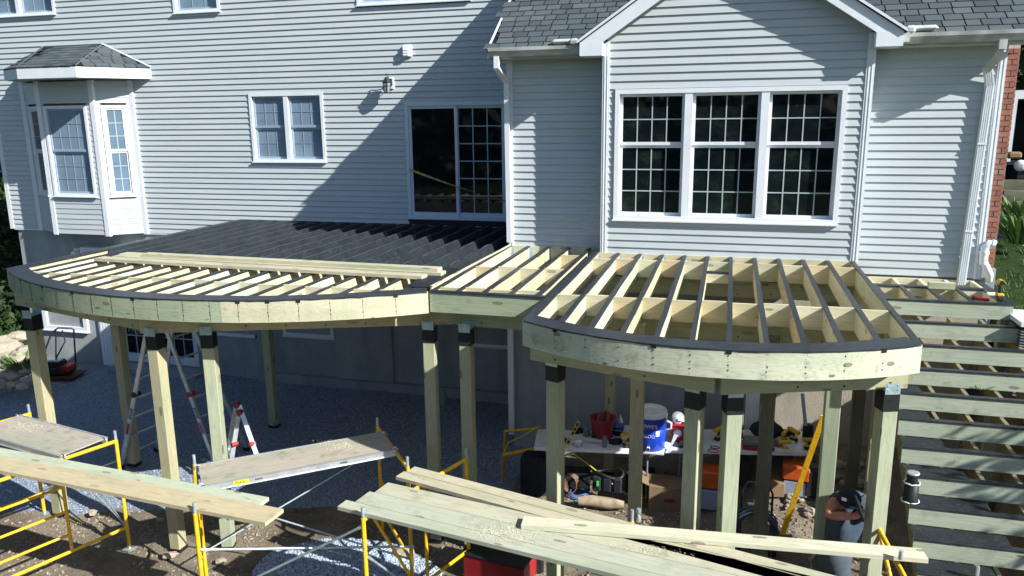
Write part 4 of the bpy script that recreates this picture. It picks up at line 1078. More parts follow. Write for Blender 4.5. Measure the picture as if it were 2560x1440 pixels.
# rubble under the right deck, against the wing wall
for i in range(46):
    x, y = random.uniform(0.9, 1.9), random.uniform(9.7, 11.0); rock(x, y, gheight(x, y)+0.03, random.uniform(0.05, 0.11), ('small', 'broad', 'dark', 'flat')[i % 4]+' grey brown rubble stone in the shaded bank under the right deck', 'rubble stones under the right deck')
for i in range(50):
    x, y = random.uniform(-1.2, 1.4), random.uniform(7.2, 9.0); rock(x, y, gheight(x, y)+0.02, random.uniform(0.04, 0.10), 'flat broken stone lying on the shaded ground in front of the tool tables', 'broken stones in front of the tool tables')
for (px, py, s, lb) in ((425, 1388, 0.085, 'white broken stone on the dirt beside the foot of a front post'), (552, 1402, 0.07, 'white stone chip at the foot of the tan front post'), (400, 1300, .05, 'small grey stone near the thin leg of the left scaffold'), (232, 1282, .07, 'rounded grey stone in the dirt beside the corner post foot'), (1012, 1385, 0.13, 'brown cracked stone on the gravel patch below the long planks')):
    p = at(px, py, Z=GZ+0.05); rock(p.x, p.y, p.z, s, lb, 'single stones on the dirt')
p, q = at(1445, 1252, Z=GZ+0.12), at(1560, 1262, Z=GZ+0.10)
mb = MB(); mb.tube([p, p.lerp(q, .3)+Vector((0, .02, .01)), p.lerp(q, .7), q], [0.06, 0.075, 0.08, 0.05], 9); tag(mb.build('log', plain('bare_log_wood', (0.30, 0.24, 0.17), 0.9, 0.1, var=0.4, sc=8)), 'short pale bare log on the ground at the edge of the deck shade', 'log')

# ------------------------------------------------------------------ scaffolds
TR = 0.0215; ZR = -3.66
PINL = iter(range(99))
def scaf(name, P, Q, label, rungs=(), inner=None, zt=ZR, zb=GZ+0.03, parent=None, diag=False, lower=True):
    """one yellow end frame between legs P and Q"""
    r = thing_child(name, (P[0], P[1], zb), parent)
    P, Q = Vector((P[0], P[1], 0)), Vector((Q[0], Q[1], 0)); U = Vector((0, 0, 1))
    for L in (P, Q):
        mb = MB(); mb.tube([L+U*(zb+.03), L+U*(zt+0.02)], TR, 10); leg = mb.build('leg', M_yellow, r)
        mb = MB(); mb.tube([L+U*(zt+0.02), L+U*(zt+0.13)], TR*0.78, 10); mb.build('coupling_pin', M_galv, r)
        mb = MB(); mb.cbox((L.x, L.y, zb+0.0), (0.12, 0.12, 0.012)); mb.tube([L+U*(zb), L+U*(zb+0.12)], 0.016, 8); mb.build('base_plate', M_galv, r)
    mb = MB(); mb.tube([P+U*zt, Q+U*zt], TR, 10); mb.build('top_rail', M_yellow, r)
    if lower: mb = MB(); mb.tube([P+U*(zb+.28), Q+U*(zb+.28)], TR*.9, 10); mb.build('bottom_rail', M_yellow, r)
    if inner:
        I = P.lerp(Q, inner); mb = MB(); mb.tube([I+U*(zb+.28), I+U*zt], TR*.85, 10); mb.build('inner_post', M_yellow, r)
        for z in rungs: mb = MB(); mb.tube([I+U*z, Q+U*z], TR*.75, 8); mb.build('rung', M_yellow, r)
    else:
        for z in rungs: mb = MB(); mb.tube([P+U*z, Q+U*z], TR*.75, 8); mb.build('rung', M_yellow, r)
    if diag: 
        a, b = P.lerp(Q, 0.08)+U*(zt-.02), P.lerp(Q, 0.45)+U*(zb+.28); mb = MB(); mb.tube([a, b], TR*.75, 8); mb.build('diagonal', M_yellow, r)
    return r
def rod(p, q, parent, r=0.0105, name='cross_brace', mat=None):
    mb = MB(); p, q = Vector(p), Vector(q); d = (q-p).normalized(); mb.tube([p, p+d*.05, p+d*.09, q-d*.09, q-d*.05, q], [r*1.3, r*1.3, r, r, r*1.3, r*1.3], 7)
    return mb.build(name, mat or M_galv, parent)
P1 = at(290, 1103, Z=ZR); dv = (at(160, 1147, Z=ZR)-P1).normalized(); P2 = P1+dv*1.52
sc1 = thing('scaffold', 'yellow tube scaffold with ladder rungs carrying the weathered plywood stage at far left', 'scaffold', (P1.x, P1.y, GZ))
scaf('end_frame', P1, P2, '', (-3.98, -4.28, -4.56), 0.42, parent=sc1)
Q1 = Vector((-8.56, 7.40, 0)); Q2 = Q1+Vector((dv.x, dv.y, 0))*1.52
scaf('end_frame', Q1, Q2, '', (-3.98, -4.28, -4.56), 0.42, parent=sc1)
rod((P1.x, P1.y, -3.9), (Q1.x, Q1.y, -4.75), sc1); rod((P1.x, P1.y, -4.8), (P1.x-0.75, P1.y+.35, -4.45), sc1); rod((Q1.x, Q1.y, -3.9), (P1.x, P1.y, -4.75), sc1)
S1, S2 = at(487, 1165, Z=ZR), at(488, 1288, Z=ZR); T1 = at(1019, 1170, Z=ZR); T2 = at(944, 1068, Z=ZR)
sc2 = thing('scaffold', 'yellow scaffold holding the aluminium edged plywood stage in front of the dark gravel', 'scaffold', (S2.x, S2.y, GZ))
scaf('end_frame', S1, S2, '', (-4.3,), parent=sc2, lower=False)
scaf('end_frame', T1, T2, '', (-4.35,), parent=sc2)
rod((S1.x+.02, S1.y, -4.0), (T1.x, T1.y, -4.75), sc2); rod((S1.x, S1.y, -4.7), (T2.x, T2.y, -3.95), sc2)
U1, U2 = at(908, 1300, Z=ZR), at(1166, 1147, Z=ZR)
sc3 = thing('scaffold', 'yellow scaffold under the long bundle of pale planks across the foreground', 'scaffold', (U1.x, U1.y, GZ))
scaf('end_frame', U1, U2, '', (-4.2,), 0.55, parent=sc3, diag=True)
V1 = at(2197, 1322, Z=ZR); V2 = V1+Vector((0.12, -1.35, 0)); W1 = at(1580, 1302, Z=ZR); W2 = W1+Vector((0.25, -1.3, 0))
scaf('end_frame', V1, V2, '', (-4.2,), parent=sc3, zt=ZR)
scaf('end_frame', W1, W2, '', (-4.2,), parent=sc3, zt=ZR-.02)
mb = MB(); mb.tube([V1+Vector((0.0, 0, .0)), V1+Vector((0.2, -.35, -.75))], TR*.85, 8); mb.build('diagonal', M_yellow, sc3)
rod(U1+Vector((0, 0, -.06)), at(560, 1482, Y=6.1), sc3, 0.013); rod((S2.x+.02, S2.y, -4.02), at(1035, 1366, Y=7.0), sc3, 0.013); rod(U1+Vector((.03, 0, -.38)), at(1060, 1490, Y=6.6), sc3, 0.012)
rod((S1.x+.03, S1.y, -4.05), at(575, 1300, Y=6.4), sc3, .012); rod(V1+Vector((0, -.1, -.45)), at(2000, 1450, Y=6.8), sc3, 0.013)
rod(W1+Vector((0.06, 0, 0)), W1+Vector((0.06, 0, .13)), sc3, 0.016, 'coupling_pin')
ZP = ZR+TR
def stage(c0, c1, wd, label, alu=True):
    """plywood faced stage with side rails from end centre c0 to c1"""
    o = thing('scaffold_stage', label, 'scaffold plank', (c0[0], c0[1], ZP))
    c0, c1 = Vector((c0[0], c0[1], ZP+0.03)), Vector((c1[0], c1[1], ZP+0.03)); M = frame(c1-c0, (0, 0, 1), (c0+c1)/2); L = (c1-c0).length
    mb = MB(); mb.cbox((0, 0, 0.0), (L-0.02, wd-0.02, 0.014), M)
    b = MB(); b.cbox((0, 0, 0), (L-0.02, wd-0.02, 0.014)); me = mesh_of(b, 'plywood_deck', M_ply); inst('plywood_deck', me, o, M)
    for s in (-1, 1):
        mb = MB(); mb.cbox((0, s*(wd/2), -0.028), (L, 0.012, 0.075), M); mb.cbox((0, s*(wd/2+.006), 0.007), (L, 0.02, 0.006), M); mb.cbox((0, s*(wd/2+.006), -0.062), (L, 0.02, 0.006), M); mb.build('side_rail', M_alu, o)
        for e in (-1, 1):
            mb = MB(); pts = [M @ Vector((e*(L/2+0.03*math.cos(a)), s*(wd/2-.03), -0.01+0.035*math.sin(a))) for a in (PI*1.1, PI*.75, PI*.4, 0, -PI*.3)]; mb.tube(pts, 0.008, 6); mb.build('hook', M_galv, o)
    return o, M, L
st1, M1, L1_ = stage((at(40, 1037, Z=-3.62)+at(-60, 1085, Z=-3.62))/2, (at(271, 1099, Z=-3.62)+at(150, 1143, Z=-3.62))/2, 0.56, 'weathered plywood stage with sawdust lying on the far left scaffold')
a_, b_, c_, d_ = [at(x, y, Z=-3.62) for x, y in ((499, 1165), (497, 1222), (957, 1078), (990, 1134))]
st2, M2, L2_ = stage((a_+b_)/2, (c_+d_)/2, 0.54, 'plywood stage with silver aluminium side rail sloping across the middle of the yard')
M_lab = plain('yellow_label', (0.55, 0.5, 0.03), 0.5)
for u, tx, wl in ((-0.62*L2_/2*1.0, 'MAX', 0.10),):
    Mx = M2 @ Matrix.Translation((u, -(0.27+0.0085), -0.028)) @ Matrix.Rotation(PI/2, 4, 'X')
    mb = MB(); mb.cbox((0, 0, 0), (0.15, 0.045, 0.001), Mx); mb.build('label_plate', M_lab, st2)
    text(tx, 0.045, Mx @ Matrix.Translation((-.01, 0, 0.001)), M_blackp, st2)
for u in (-.45*L2_/2, 0.42*L2_/2):
    mb = MB(); Mx = M2 @ Matrix.Translation((u, -(0.27+0.0085), -0.028))
    for i in range(6): mb.cbox((i*.013-.03, 0, random.uniform(-.002, .002)), (0.008, 0.001, 0.018), Mx)
    mb.build('stamped_code', M_blackp, st2, kind='stuff')
def plank(px0, px1, wd, Z, label, th=0.038, ext=0.0, mat=M_plank, off=0.0, start=0.0, group='loose planks laid on the scaffolds'):
    """plank whose far top edge runs through two pixels at height Z"""
    a, b = at(*px0, Z=Z), at(*px1, Z=Z); d = (b-a).normalized(); n = Vector((d.y, -d.x, 0))
    if n.y > 0: n = -n
    a = a+d*start+n*(wd/2+off); b = b+d*ext+n*(wd/2+off); a.z = b.z = Z-th/2
    return lum('plank', a, b, th, wd, mat, None, label=label, cat='plank', group=group)
TZ = ZP+0.040
p = plank((672, 1243), (0, 1119), 0.22, TZ, 'greenish plank lying behind the tan one across the left scaffold', ext=0.9, group='planks across the left scaffold'); p.data = p.data.copy(); p.data.materials[0] = wood('greenish_plank', [(0.46, 0.50, 0.36), (0.44, 0.48, 0.35)], .8, .1)
c0, c1 = at(686, 1290, Z=TZ), at(-60, 1146, Z=TZ); dd = (c1-c0).normalized(); c0.z = c1.z = TZ-.02
o = lum('plank', c0+Vector((0, 0, .004)), c1+dd*.6+Vector((0, 0, .004)), 0.038, 0.275, wood('tan_plank', [(0.47, 0.40, 0.25), (0.48, 0.41, 0.26)], .5, .15), None, label='wide tan plank in front, its knotty end overhanging near the middle scaffold leg', cat='plank', group='planks across the left scaffold')
plank((1037, 1166), (1572, 1305), 0.138, TZ, 'narrow pale plank farthest back in the bundle, behind the gap', ext=2.2)
plank((1037, 1166), (1572, 1305), 0.138, TZ, 'narrow pale plank just behind the dark gap in the bundle', ext=2.2, off=0.146, start=-.03)
A0, A1 = (970, 1206), (1920, 1416)
plank(A0, A1, 0.232, TZ, 'wide pale plank in the bundle with a heap of sawdust near its middle', ext=1.4)
plank(A0, A1, 0.232, TZ+.002, 'wide split plank, second from the front in the bundle', ext=1.2, off=0.237, start=-0.06)
plank(A0, A1, 0.14, TZ+.0, 'narrow greenish plank at the front of the bundle whose left end sticks out farthest', ext=1.0, off=0.475, start=-0.16)
eb = plank((1310, 1290), (2305, 1371), 0.165, TZ+0.045, 'single pale board lying slantwise over the bundle, a steel pin through its right end', mat=wood('pale_board', [(0.58, 0.56, 0.42), (0.60, 0.57, 0.43)], .9, .1))
e_ = at(2251, 1398, Z=TZ+.045); mb = MB(); mb.tube([e_, e_+Vector((0, 0, .075))], 0.018, 10); tag(mb.build('steel_pin', M_galv), 'short galvanised pin standing through the right end of the single board', 'pin')
# sawdust
def dust(cx, cy, n, rx, ry, Z, label, sz=(0.003, 0.009)):
    n = int(n*1.2)
    c = at(cx, cy, Z=Z); vs = []; fs = []
    for i in range(n):
        x, y = c.x+random.gauss(0, rx*.42), c.y+max(-ry, min(ry, random.gauss(0, ry*.5))); s = random.uniform(*sz); t = random.uniform(0, PI); h = random.uniform(.0005, .005)
        b = len(vs); vs += [(x+s*math.cos(t), y+s*math.sin(t), Z+h), (x-s*.3*math.sin(t), y+s*.3*math.cos(t), Z+h+.001), (x-s*math.cos(t), y-s*math.sin(t), Z+h), (x+s*.3*math.sin(t), y-s*.3*math.cos(t), Z+.001)]; fs.append((b, b+1, b+2, b+3))
    me = bpy.data.meshes.new('sawdust'); me.from_pydata(vs, [], fs); me.materials.append(M_sawd); o = bpy.data.objects.new('sawdust', me); link(o, None, Matrix.Identity(4)); return tag(o, label, 'sawdust', kind='stuff')
dust(1265, 1330, 900, 0.42, 0.16, TZ+.001, 'heap of pale wood shavings on the wide planks of the bundle'); dust(850, 1115, 500, 0.3, 0.12, ZP+.038, 'pale shavings on the silver edged plywood stage'); dust(60, 1065, 350, 0.45, 0.15, ZP+.038, 'shavings scattered on the far left plywood stage')
dust(1620, 1375, 350, 0.4, 0.08, TZ+.001, 'reddish shavings farther right on the planks')

# loose boards on the left deck
for i, (x0, y0, x1, y1, z, lb) in enumerate(((-8.25, 8.98, -3.42, 8.86, ZD+.03, 'upper pale deck board resting on the membrane edge, farthest back of the stack'), (-8.20, 8.80, -3.30, 8.66, ZD+.03, 'middle board of the stack laid across the left joists'), (-8.32, 8.60, -3.45, 8.42, ZD+0.03, 'front board of the stack laid across the left joists'), (-7.75, 8.84, -3.36, 8.70, ZD+0.07, 'board lying on top of the stack across the left joists'))):
    lum('deck_board', (x0, y0, z), (x1, y1, z), 0.038, 0.165 if i < 3 else 0.14, M_rimp if i != 2 else M_plank, None, label=lb, cat='board', group='loose boards on the left deck')
c = at(2352, 712, Z=ZN+.05); mb = MB(); lum('wood_block', (c.x-.14, c.y, ZN+.045), (c.x+.15, c.y-.01, ZN+.045), 0.075, 0.10, M_rimp, None, label='short pale offcut of timber under the slanting downspout', cat='offcut')

# ------------------------------------------------------------------ foliage and surroundings
def leaves(mb, c, r, n, s, flat=0.6):
    vs = []; fs = []
    for i in range(n):
        while True:
            q = Vector((random.uniform(-1, 1), random.uniform(-1, 1), random.uniform(-1, 1)))
            if 0.15 < q.length < 1: break
        p = Vector((c[0]+q.x*r[0], c[1]+q.y*r[1], c[2]+q.z*r[2])); a = Vector((random.gauss(0, 1), random.gauss(0, 1), random.gauss(0, flat))).normalized(); b = a.orthogonal().normalized(); b = Matrix.Rotation(random.uniform(0, 6), 3, a) @ b; cc = a.cross(b)
        k = s*random.uniform(.6, 1.3); m = len(mb.v); mb.v += [p-b*k, p+cc*k*.45, p+b*k, p-cc*k*.45]; mb.f.append((m, m+1, m+2, m+3)); mb.sm.append(False)
def tree(name, base, h, blobs, n, s, mat, label, cat='tree', group=None, trunk=0.12):
    o = thing(name, label, cat, base, group); b = Vector(base); mb = MB()
    top = b+Vector((0, 0, h*0.8)); mb.tube([b, b.lerp(top, .5)+Vector((.1, .05, 0)), top], [trunk, trunk*.75, trunk*.3], 8)
    for (c, r) in blobs: mb.tube([b.lerp(top, .45), (b.lerp(top, .6)+Vector(c))/2, Vector(c)], [trunk*.5, trunk*.3, trunk*.12], 6)
    mb.build('trunk', M_bark, o); mb = MB(); tot = sum(r[0]*r[1]*r[2] for c, r in blobs)
    for c, r in blobs:
        k = max(3, int(6*1)); 
        for j in range(k):
            cc = [c[i]+random.uniform(-.55, .55)*r[i] for i in range(3)]; leaves(mb, cc, [q*random.uniform(.35, .6) for q in r], int(n*r[0]*r[1]*r[2]/tot/k), s)
    mb.build('crown', mat, o); return o
random.seed(21)
# the tree right of the frame that throws dappled shade on the stairs
tree('small_tree', (6.6, 6.6, gheight(6.6, 6.6)), 4.2, [((6.2, 6.6, -1.35), (.7, 1.0, .9)), ((6.6, 7.2, -2.2), (.8, .9, .9)), ((6.4, 5.9, -2.6), (.8, 1.0, 1.0)), ((6.9, 6.4, -3.4), (1, 1.4, .9))], 1900, 0.08, M_leaf, 'leafy young tree standing right of the staircase, outside the frame')
# dark trees behind the right corner
tree('dark_tree', (8.2, 19, -3.6), 7, [((7.2, 18.5, 1.2), (1.8, 1.5, 1.6)), ((6.2, 18.8, 2.6), (1.6, 1.5, 1.6)), ((9, 19, 0.5), (2, 1.6, 2.2)), ((7.4, 19.4, 3.6), (2.2, 1.6, 1.6))], 9000, 0.10, M_leafd, 'dark dense tree rising behind the brick corner of the wing', group='dark trees around the house', trunk=.2)
tree('dark_tree', (10.5, 22, -3.6), 8, [((10, 22, 0), (2.6, 2, 2.6)), ((8.4, 23, 2), (2.6, 2, 2.6)), ((6.2, 23, 3.5), (2.4, 2, 2.4))], 7000, 0.12, M_leafd, 'farther dark tree at the upper right edge behind the white trailer', group='dark trees around the house', trunk=.22)
tree('dark_tree', (-19, 15.5, -4), 8, [((-18.4, 15.2, -2.2), (1.6, 1.6, 1.4)), ((-18.2, 15.5, -.6), (1.5, 1.5, 1.5)), ((-19.2, 16, 1.2), (1.8, 1.6, 1.8)), ((-18, 16, -3.4), (1.4, 1.4, 1.0))], 8000, 0.09, M_leafd, 'dark tree in shade left of the house corner', group='dark trees around the house', trunk=.2)
tree('dark_tree', (-22, 18, -4), 9, [((-21, 18, -1.5), (2.4, 2, 2.2)), ((-22, 19, 1.5), (2.6, 2, 2.2)), ((-19.5, 19, -3), (2, 2, 1.6))], 6000, 0.12, M_leafd, 'second dark tree deeper in the shade at the left edge', group='dark trees around the house', trunk=.2)
mb = MB()
for q in ((-16.6, 13.6, -3.4), (-17.6, 14.6, -2.6), (-16.2, 14.8, -3.6), (-18.6, 13.8, -2.8), (-16.0, 13.0, -4.2)): leaves(mb, q, (1.1, .8, 1.0), 1500, .09)
tag(mb.build('undergrowth', M_leafd), 'dark undergrowth behind the rock pile left of the house', 'undergrowth', kind='stuff')
# woods behind the camera and round the lot: what the windows mirror
mb = MB(); random.seed(3)
for i in range(150):
    a = PI*(0.02+1.96*i/150)+PI*.5; R = random.uniform(38, 55); x, y = R*math.cos(a), R*math.sin(a)
    hgt = random.uniform(6, 10) if not (x > 5 and y < 10) else random.uniform(4.0, 6.0)
    leaves(mb, (x, y, GZ+hgt*.5), (3.2, 3.2, hgt*.55), 130, 1.1)
tag(mb.build('woodland', M_leafd, None, origin=(0, 0, GZ)), 'dark woods surrounding the yard at a distance', 'woods', kind='stuff')
def plant(px, py, Y, n, hgt, mat, label, group, name='weed_clump', wd=0.16):
    c = at(px, py, Y=Y); mb = MB()
    for i in range(n):
        a = random.uniform(0, 2*PI); l = hgt*random.uniform(.5, 1.1); r0 = random.uniform(0, wd*.5); b = Vector((c.x+r0*math.cos(a), c.y+r0*math.sin(a), c.z)); t = b+Vector((math.cos(a)*wd*random.uniform(.4, 1.6), math.sin(a)*wd*random.uniform(.4, 1.6), l)); m_ = (b+t)/2+Vector((0, 0, l*.15)); s = Vector((-math.sin(a), math.cos(a), 0))*l*.06
        mb.add([b-s*.5, b+s*.5, m_+s, m_-s, t], [(0, 1, 2, 3), (3, 2, 4)])
    return tag(mb.build(name, mat), label, 'plant', group)
plant(58, 925, 11.0, 160, 0.32, M_leafp, 'bushy pale weed growing beside the rock pile at far left', None, 'weed_bush', 0.30)
plant(4, 852, 12.2, 25, 0.14, M_leafd, 'green weed above the rock pile at the left edge', None, 'weed_bush', 0.25)
plant(2548, 610, 12.6, 150, 0.45, M_leaf, 'bright green broad leaved shrub at the right edge above the grass', None, 'shrub', 0.35)
plant(2545, 560, 13.2, 110, 0.4, M_leafp, 'upper leaves of a pale shrub beside the folding chair', None, 'shrub', 0.3)
mb = MB()
for i in range(900):
    x, y = random.uniform(3.5, 8.5), random.uniform(8.5, 16.5); z = gheight(x, y); h_ = random.uniform(.05, .16); a_ = random.uniform(0, 2*PI)
    for j in range(7):
        aa = a_+j*.9; b0 = Vector((x+.03*math.cos(aa), y+.03*math.sin(aa), z-.01)); t_ = b0+Vector((.07*math.cos(aa), .07*math.sin(aa), h_*random.uniform(.7, 1.2))); s_ = Vector((-math.sin(aa), math.cos(aa), 0))*.008
        mb.add([b0-s_, b0+s_, t_], [(0, 1, 2)])
tag(mb.build('grass', M_leaf), 'sunlit grass growing on the slope beyond the right corner of the house', 'grass', kind='stuff')
plant(2455, 975, 8.9, 30, 0.07, M_leafp, 'small bright weed seen between two stair risers', None, 'weed_clump', 0.10)
# white trailer with a dark open door, timber steps, folding chair
def abox(mb, px0, py0, px1, py1, Y, dep): a = at(px0, py0, Y=Y); b = at(px1, py1, Y=Y); return mb.box(min(a.x, b.x), max(a.x, b.x), Y, Y+dep, min(a.z, b.z), max(a.z, b.z))
tr = thing('cargo_trailer', 'white framed trailer with a dark open rear seen behind the brick corner', 'trailer', at(2560, 420, Y=17.2))
a, b = at(2524, 226, Y=17.2), at(2750, 405, Y=17.2)
mb = MB(); mb.box(a.x, a.x+.16, 17.2, 19.5, b.z, a.z); mb.box(a.x+.16, b.x, 17.2, 19.5, a.z-.16, a.z); mb.box(b.x-.16, b.x, 17.2, 19.5, b.z, a.z-.16); mb.build('body', M_trim, tr)
mb = MB(); mb.box(a.x+.16, b.x-.16, 19.4, 19.45, b.z, a.z-.16); mb.box(a.x, b.x, 17.2, 19.5, b.z-.06, b.z); mb.build('interior', M_blackp, tr)
mb = MB(); mb.tube([(a.x+.35, 17.6, b.z-.3), (a.x+.55, 17.6, b.z-.3)], .3, 16); mb.build('wheel', M_blackp, tr)
mb = MB(); c = at(2551, 414, Y=15.5); mb.lathe([(0.02, -.03), (.085, -.03), (.1, 0), (.085, .03), (.02, .03)], c, (0.2, 1, .1), 14); tag(mb.build('hose_reel', M_whitep), 'small white wheel shaped reel standing in the shade below the trailer', 'reel')
mb = MB(); c = at(2535, 388, Y=15.8); mb.bbox(c, (.22, .15, .12), .03); tag(mb.build('pale_tool_bag', M_card), 'small pale bundle beside the trailer', 'bag')
for i, py in enumerate((462, 489, 516, 543)):
    a, b = at(2506, py, Y=15.2-.35*i), at(2700, py+2, Y=15.2-.35*i); lum('garden_timber', a, b, 0.17, 0.14, M_darkw, None, label=('topmost', 'second', 'third', 'lowest')[i]+' of the grey timber steps beyond the brick corner', cat='timber', group='timber steps right of the house')
ch = thing('folding_chair', 'low folding garden chair with crumpled blue cloth on the grass at the right edge', 'chair', at(2530, 600, Y=12.9))
mb = MB(); pts = [at(x, y, Y=12.9) for x, y in ((2496, 580), (2500, 562), (2520, 550), (2560, 549), (2585, 552))]; mb.tube(pts, .012, 6); mb.tube([p+Vector((0.05, .35, -.02)) for p in pts], .012, 6); mb.tube([pts[0], pts[0]+Vector((.45, .1, -.25))], .012, 6); mb.build('frame', plain('green_tube', (.05, .2, .17), .4), ch)
mb = MB()
for i in range(5): c = at(2515+i*11, 588+random.uniform(-4, 4), Y=12.9+random.uniform(0, .2)); mb.ball(c, (.13, .12, .06), 8, 6, .15)
mb.build('blue_cloth', plain('blue_cloth', (.09, .17, .36), .8, .1), ch)
# air conditioner
ac = thing('air_conditioner', 'outdoor air conditioner with dark louvres and pale top beside the stairs', 'air conditioner', at(2560, 900, Y=9.35)); a, b = at(2557, 812, Y=9.35), at(2640, 905, Y=9.35); b.z = -3.1
mb = MB(); mb.box(a.x, a.x+.7, 9.35, 9.95, b.z, a.z-.02); mb.build('cabinet', M_blackp, ac); mb = MB(); mb.box(a.x-.02, a.x+.72, 9.33, 9.97, a.z-.02, a.z+.03); mb.build('top', M_trim, ac)
for i in range(24):
    z = b.z+.03+i*(a.z-b.z-.08)/24; mb = MB(); mb.box(a.x-.012, a.x+.71, 9.338, 9.348, z, z+.014); mb.box(a.x-.012, a.x-.002, 9.348, 9.95, z, z+.014); mb.build('louvre', M_greyp, ac)

# ------------------------------------------------------------------ things on the stairs and the landing
y = LY0-RUN*8+0.10; c = at(2275, 1252, Y=y); zt = c.z
vs_ = thing('roof_vent_pipe', 'black flashed pipe with a bright metal cap standing on the stair membrane', 'pipe', c)
mb = MB(); mb.lathe([(.075, 0), (.068, .02), (.064, .19), (.05, .195)], c, n=20); mb.build('sleeve', M_black, vs_)
mb = MB(); mb.lathe([(.05, .17), (.05, .29)], c, n=18); mb.build('inner_pipe', M_black, vs_)
for r, z in ((.078, .005), (.07, .195)): mb = MB(); mb.tube([c+Vector((r*math.cos(t*PI/9), r*math.sin(t*PI/9), z+.004*math.sin(t*2.3))) for t in range(18)], .007, 6, closed=True); mb.build('sealant_ring', M_whitep, vs_)
mb = MB(); mb.lathe([(.035, .285), (.06, .285), (.062, .30), (.035, .298)], c, n=14); mb.build('metal_cap', M_alu, vs_)
c = at(2438, 1440, Y=LY0-RUN*10); mb = MB(); mb.tube([c-Vector((0, 0, .3)), c+Vector((0, 0, .09)), c+Vector((0, 0, .11))], [.03, .03, .022], 12); tag(mb.build('grey_pipe', M_greyp), 'capped grey pipe standing among the lower stair risers', 'pipe')
# drill on the landing
c = at(2497, 752, Z=ZN+.01)
dr = thing('cordless_drill', 'yellow and black cordless drill standing on its battery at the landing corner', 'drill', c)
mb = MB(); mb.bbox(c+Vector((0, 0, .03)), (.08, .11, .06), .012); mb.build('battery', M_blackp, dr)
mb = MB(); mb.bbox(c+Vector((0, 0, .075)), (.075, .09, .035), .01); mb.build('battery_shoe', M_dwy, dr)
mb = MB(); mb.tube([c+Vector((0, .0, .08)), c+Vector((0, .01, .19))], .02, 10); mb.build('grip', M_blackp, dr)
mb = MB(); mb.tube([c+Vector((0, .06, .215)), c+Vector((0, -.04, .215))], .033, 12); mb.build('motor', M_dwy, dr); mb = MB(); mb.tube([c+Vector((0, -.04, .215)), c+Vector((0, -.09, .215))], [.028, .015], 12); mb.build('chuck', M_blackp, dr)
c = at(2462, 748, Z=ZN+.02); mb = MB(); mb.tube([c+Vector((-.12, .05, 0)), c+Vector((.04, -.03, 0))], [.022, .02], 10); tag(mb.build('red_tool', M_red), 'red handled tool lying on the landing beside the drill', 'tool')
c = at(2480, 735, Z=ZN+.02); mb = MB(); mb.bbox(c, (.11, .08, .03), .006); tag(mb.build('white_box', M_whitep), 'small white box lying behind the red tool on the landing', 'box')

# ------------------------------------------------------------------ plate compactor, ladders, bottle
c = Vector((-12.95, 12.0, GZ+.03)); pc = thing('plate_compactor', 'black and red plate compactor with tall loop handle by the basement wall', 'compactor', c)
A = Matrix.Translation(c) @ Matrix.Rotation(math.radians(14), 4, 'Z')
mb = MB(); mb.hexa([A @ Vector(q) for q in ((-.36, -.24, 0), (.36, -.24, 0), (.36, .24, 0), (-.36, .24, 0), (-.44, -.26, .07), (.44, -.26, .07), (.44, .26, .07), (-.44, .26, .07))]); mb.build('base_plate', plain('rusty_steel', (.10, .05, .035), .7, .3, .3, var=.5, sc=10), pc)
mb = MB(); mb.bbox((0.02, 0, .17), (.5, .34, .16), .03, A); mb.build('housing', M_blackp, pc)
mb = MB(); mb.bbox((-.02, 0, .30), (.30, .26, .14), .03, A); mb.build('engine', M_blackp, pc); mb = MB(); mb.bbox((.02, -.08, .39), (.24, .2, .05), .015, A); mb.build('fuel_tank', M_alu, pc)
mb = MB(); mb.bbox((.22, -.02, .22), (.2, .3, .13), .02, A); mb.build('belt_guard', M_red, pc); mb = MB(); mb.tube([A @ Vector((-.22, -.17, .2)), A @ Vector((-.22, -.22, .2))], .05, 12); mb.build('recoil_starter', M_whitep, pc)
mb = MB()
hp = [A @ Vector(q) for q in ((-.34, -.2, .14), (-.02, -.02, .95), (.10, .02, 1.03), (.34, .06, 1.01), (.36, .10, .97), (.24, .20, .2))]; mb.tube(hp, .017, 8)
mb.tube([A @ Vector(q) for q in ((-.10, .1, .3), (.02, .06, 1.0))], .014, 8); mb.tube([A @ Vector(q) for q in ((-.02, -.15, .3), (.2, .02, .75), (.16, .04, .98))], .014, 8); mb.build('handle', M_blackp, pc)
def ladder_side(o, p0, p1, q0, q1, n, wd=.07, mat=M_alu, rung=M_alu, labels=None):
    """two rails p0-p1 and q0-q1 with n rungs"""
    p0, p1, q0, q1 = map(Vector, (p0, p1, q0, q1)); out = (q0-p0).normalized()
    for a, b in ((p0, p1), (q0, q1)):
        M = frame(b-a, out, (a+b)/2); mb = MB(); mb.cbox((0, 0, 0), ((b-a).length, wd, .026), M); mb.build('rail', mat, o)
        f = frame(b-a, out, a); mb = MB(); mb.cbox((.03, 0, 0), (.07, wd+.02, .05), f); mb.build('foot', M_blackp, o)
    for i in range(n):
        t = (i+.6)/n; a, b = p0.lerp(p1, t), q0.lerp(q1, t); mb = MB(); mb.tube([a, b], .016, 8); mb.build('rung', rung, o)
def lpos(px, py, Y): return at(px, py, Y=Y)
YL1 = 9.0
fl_ = at(303, 1168, Z=GZ); ap = at(378, 770, Y=fl_.y-.25); fr_ = at(540, 1165, Z=GZ)
ld = thing('tall_step_ladder', 'tall aluminium articulated ladder with red locks straddling behind the split front post', 'ladder', fl_)
bk_ = Vector((.12, .62, 0)); ladder_side(ld, fl_, ap, fl_+bk_*1.0, ap+bk_*.62, 8); ladder_side(ld, fr_, ap+Vector((.12, 0, 0)), fr_+bk_, ap+Vector((.12, 0, 0))+bk_*.62, 8)
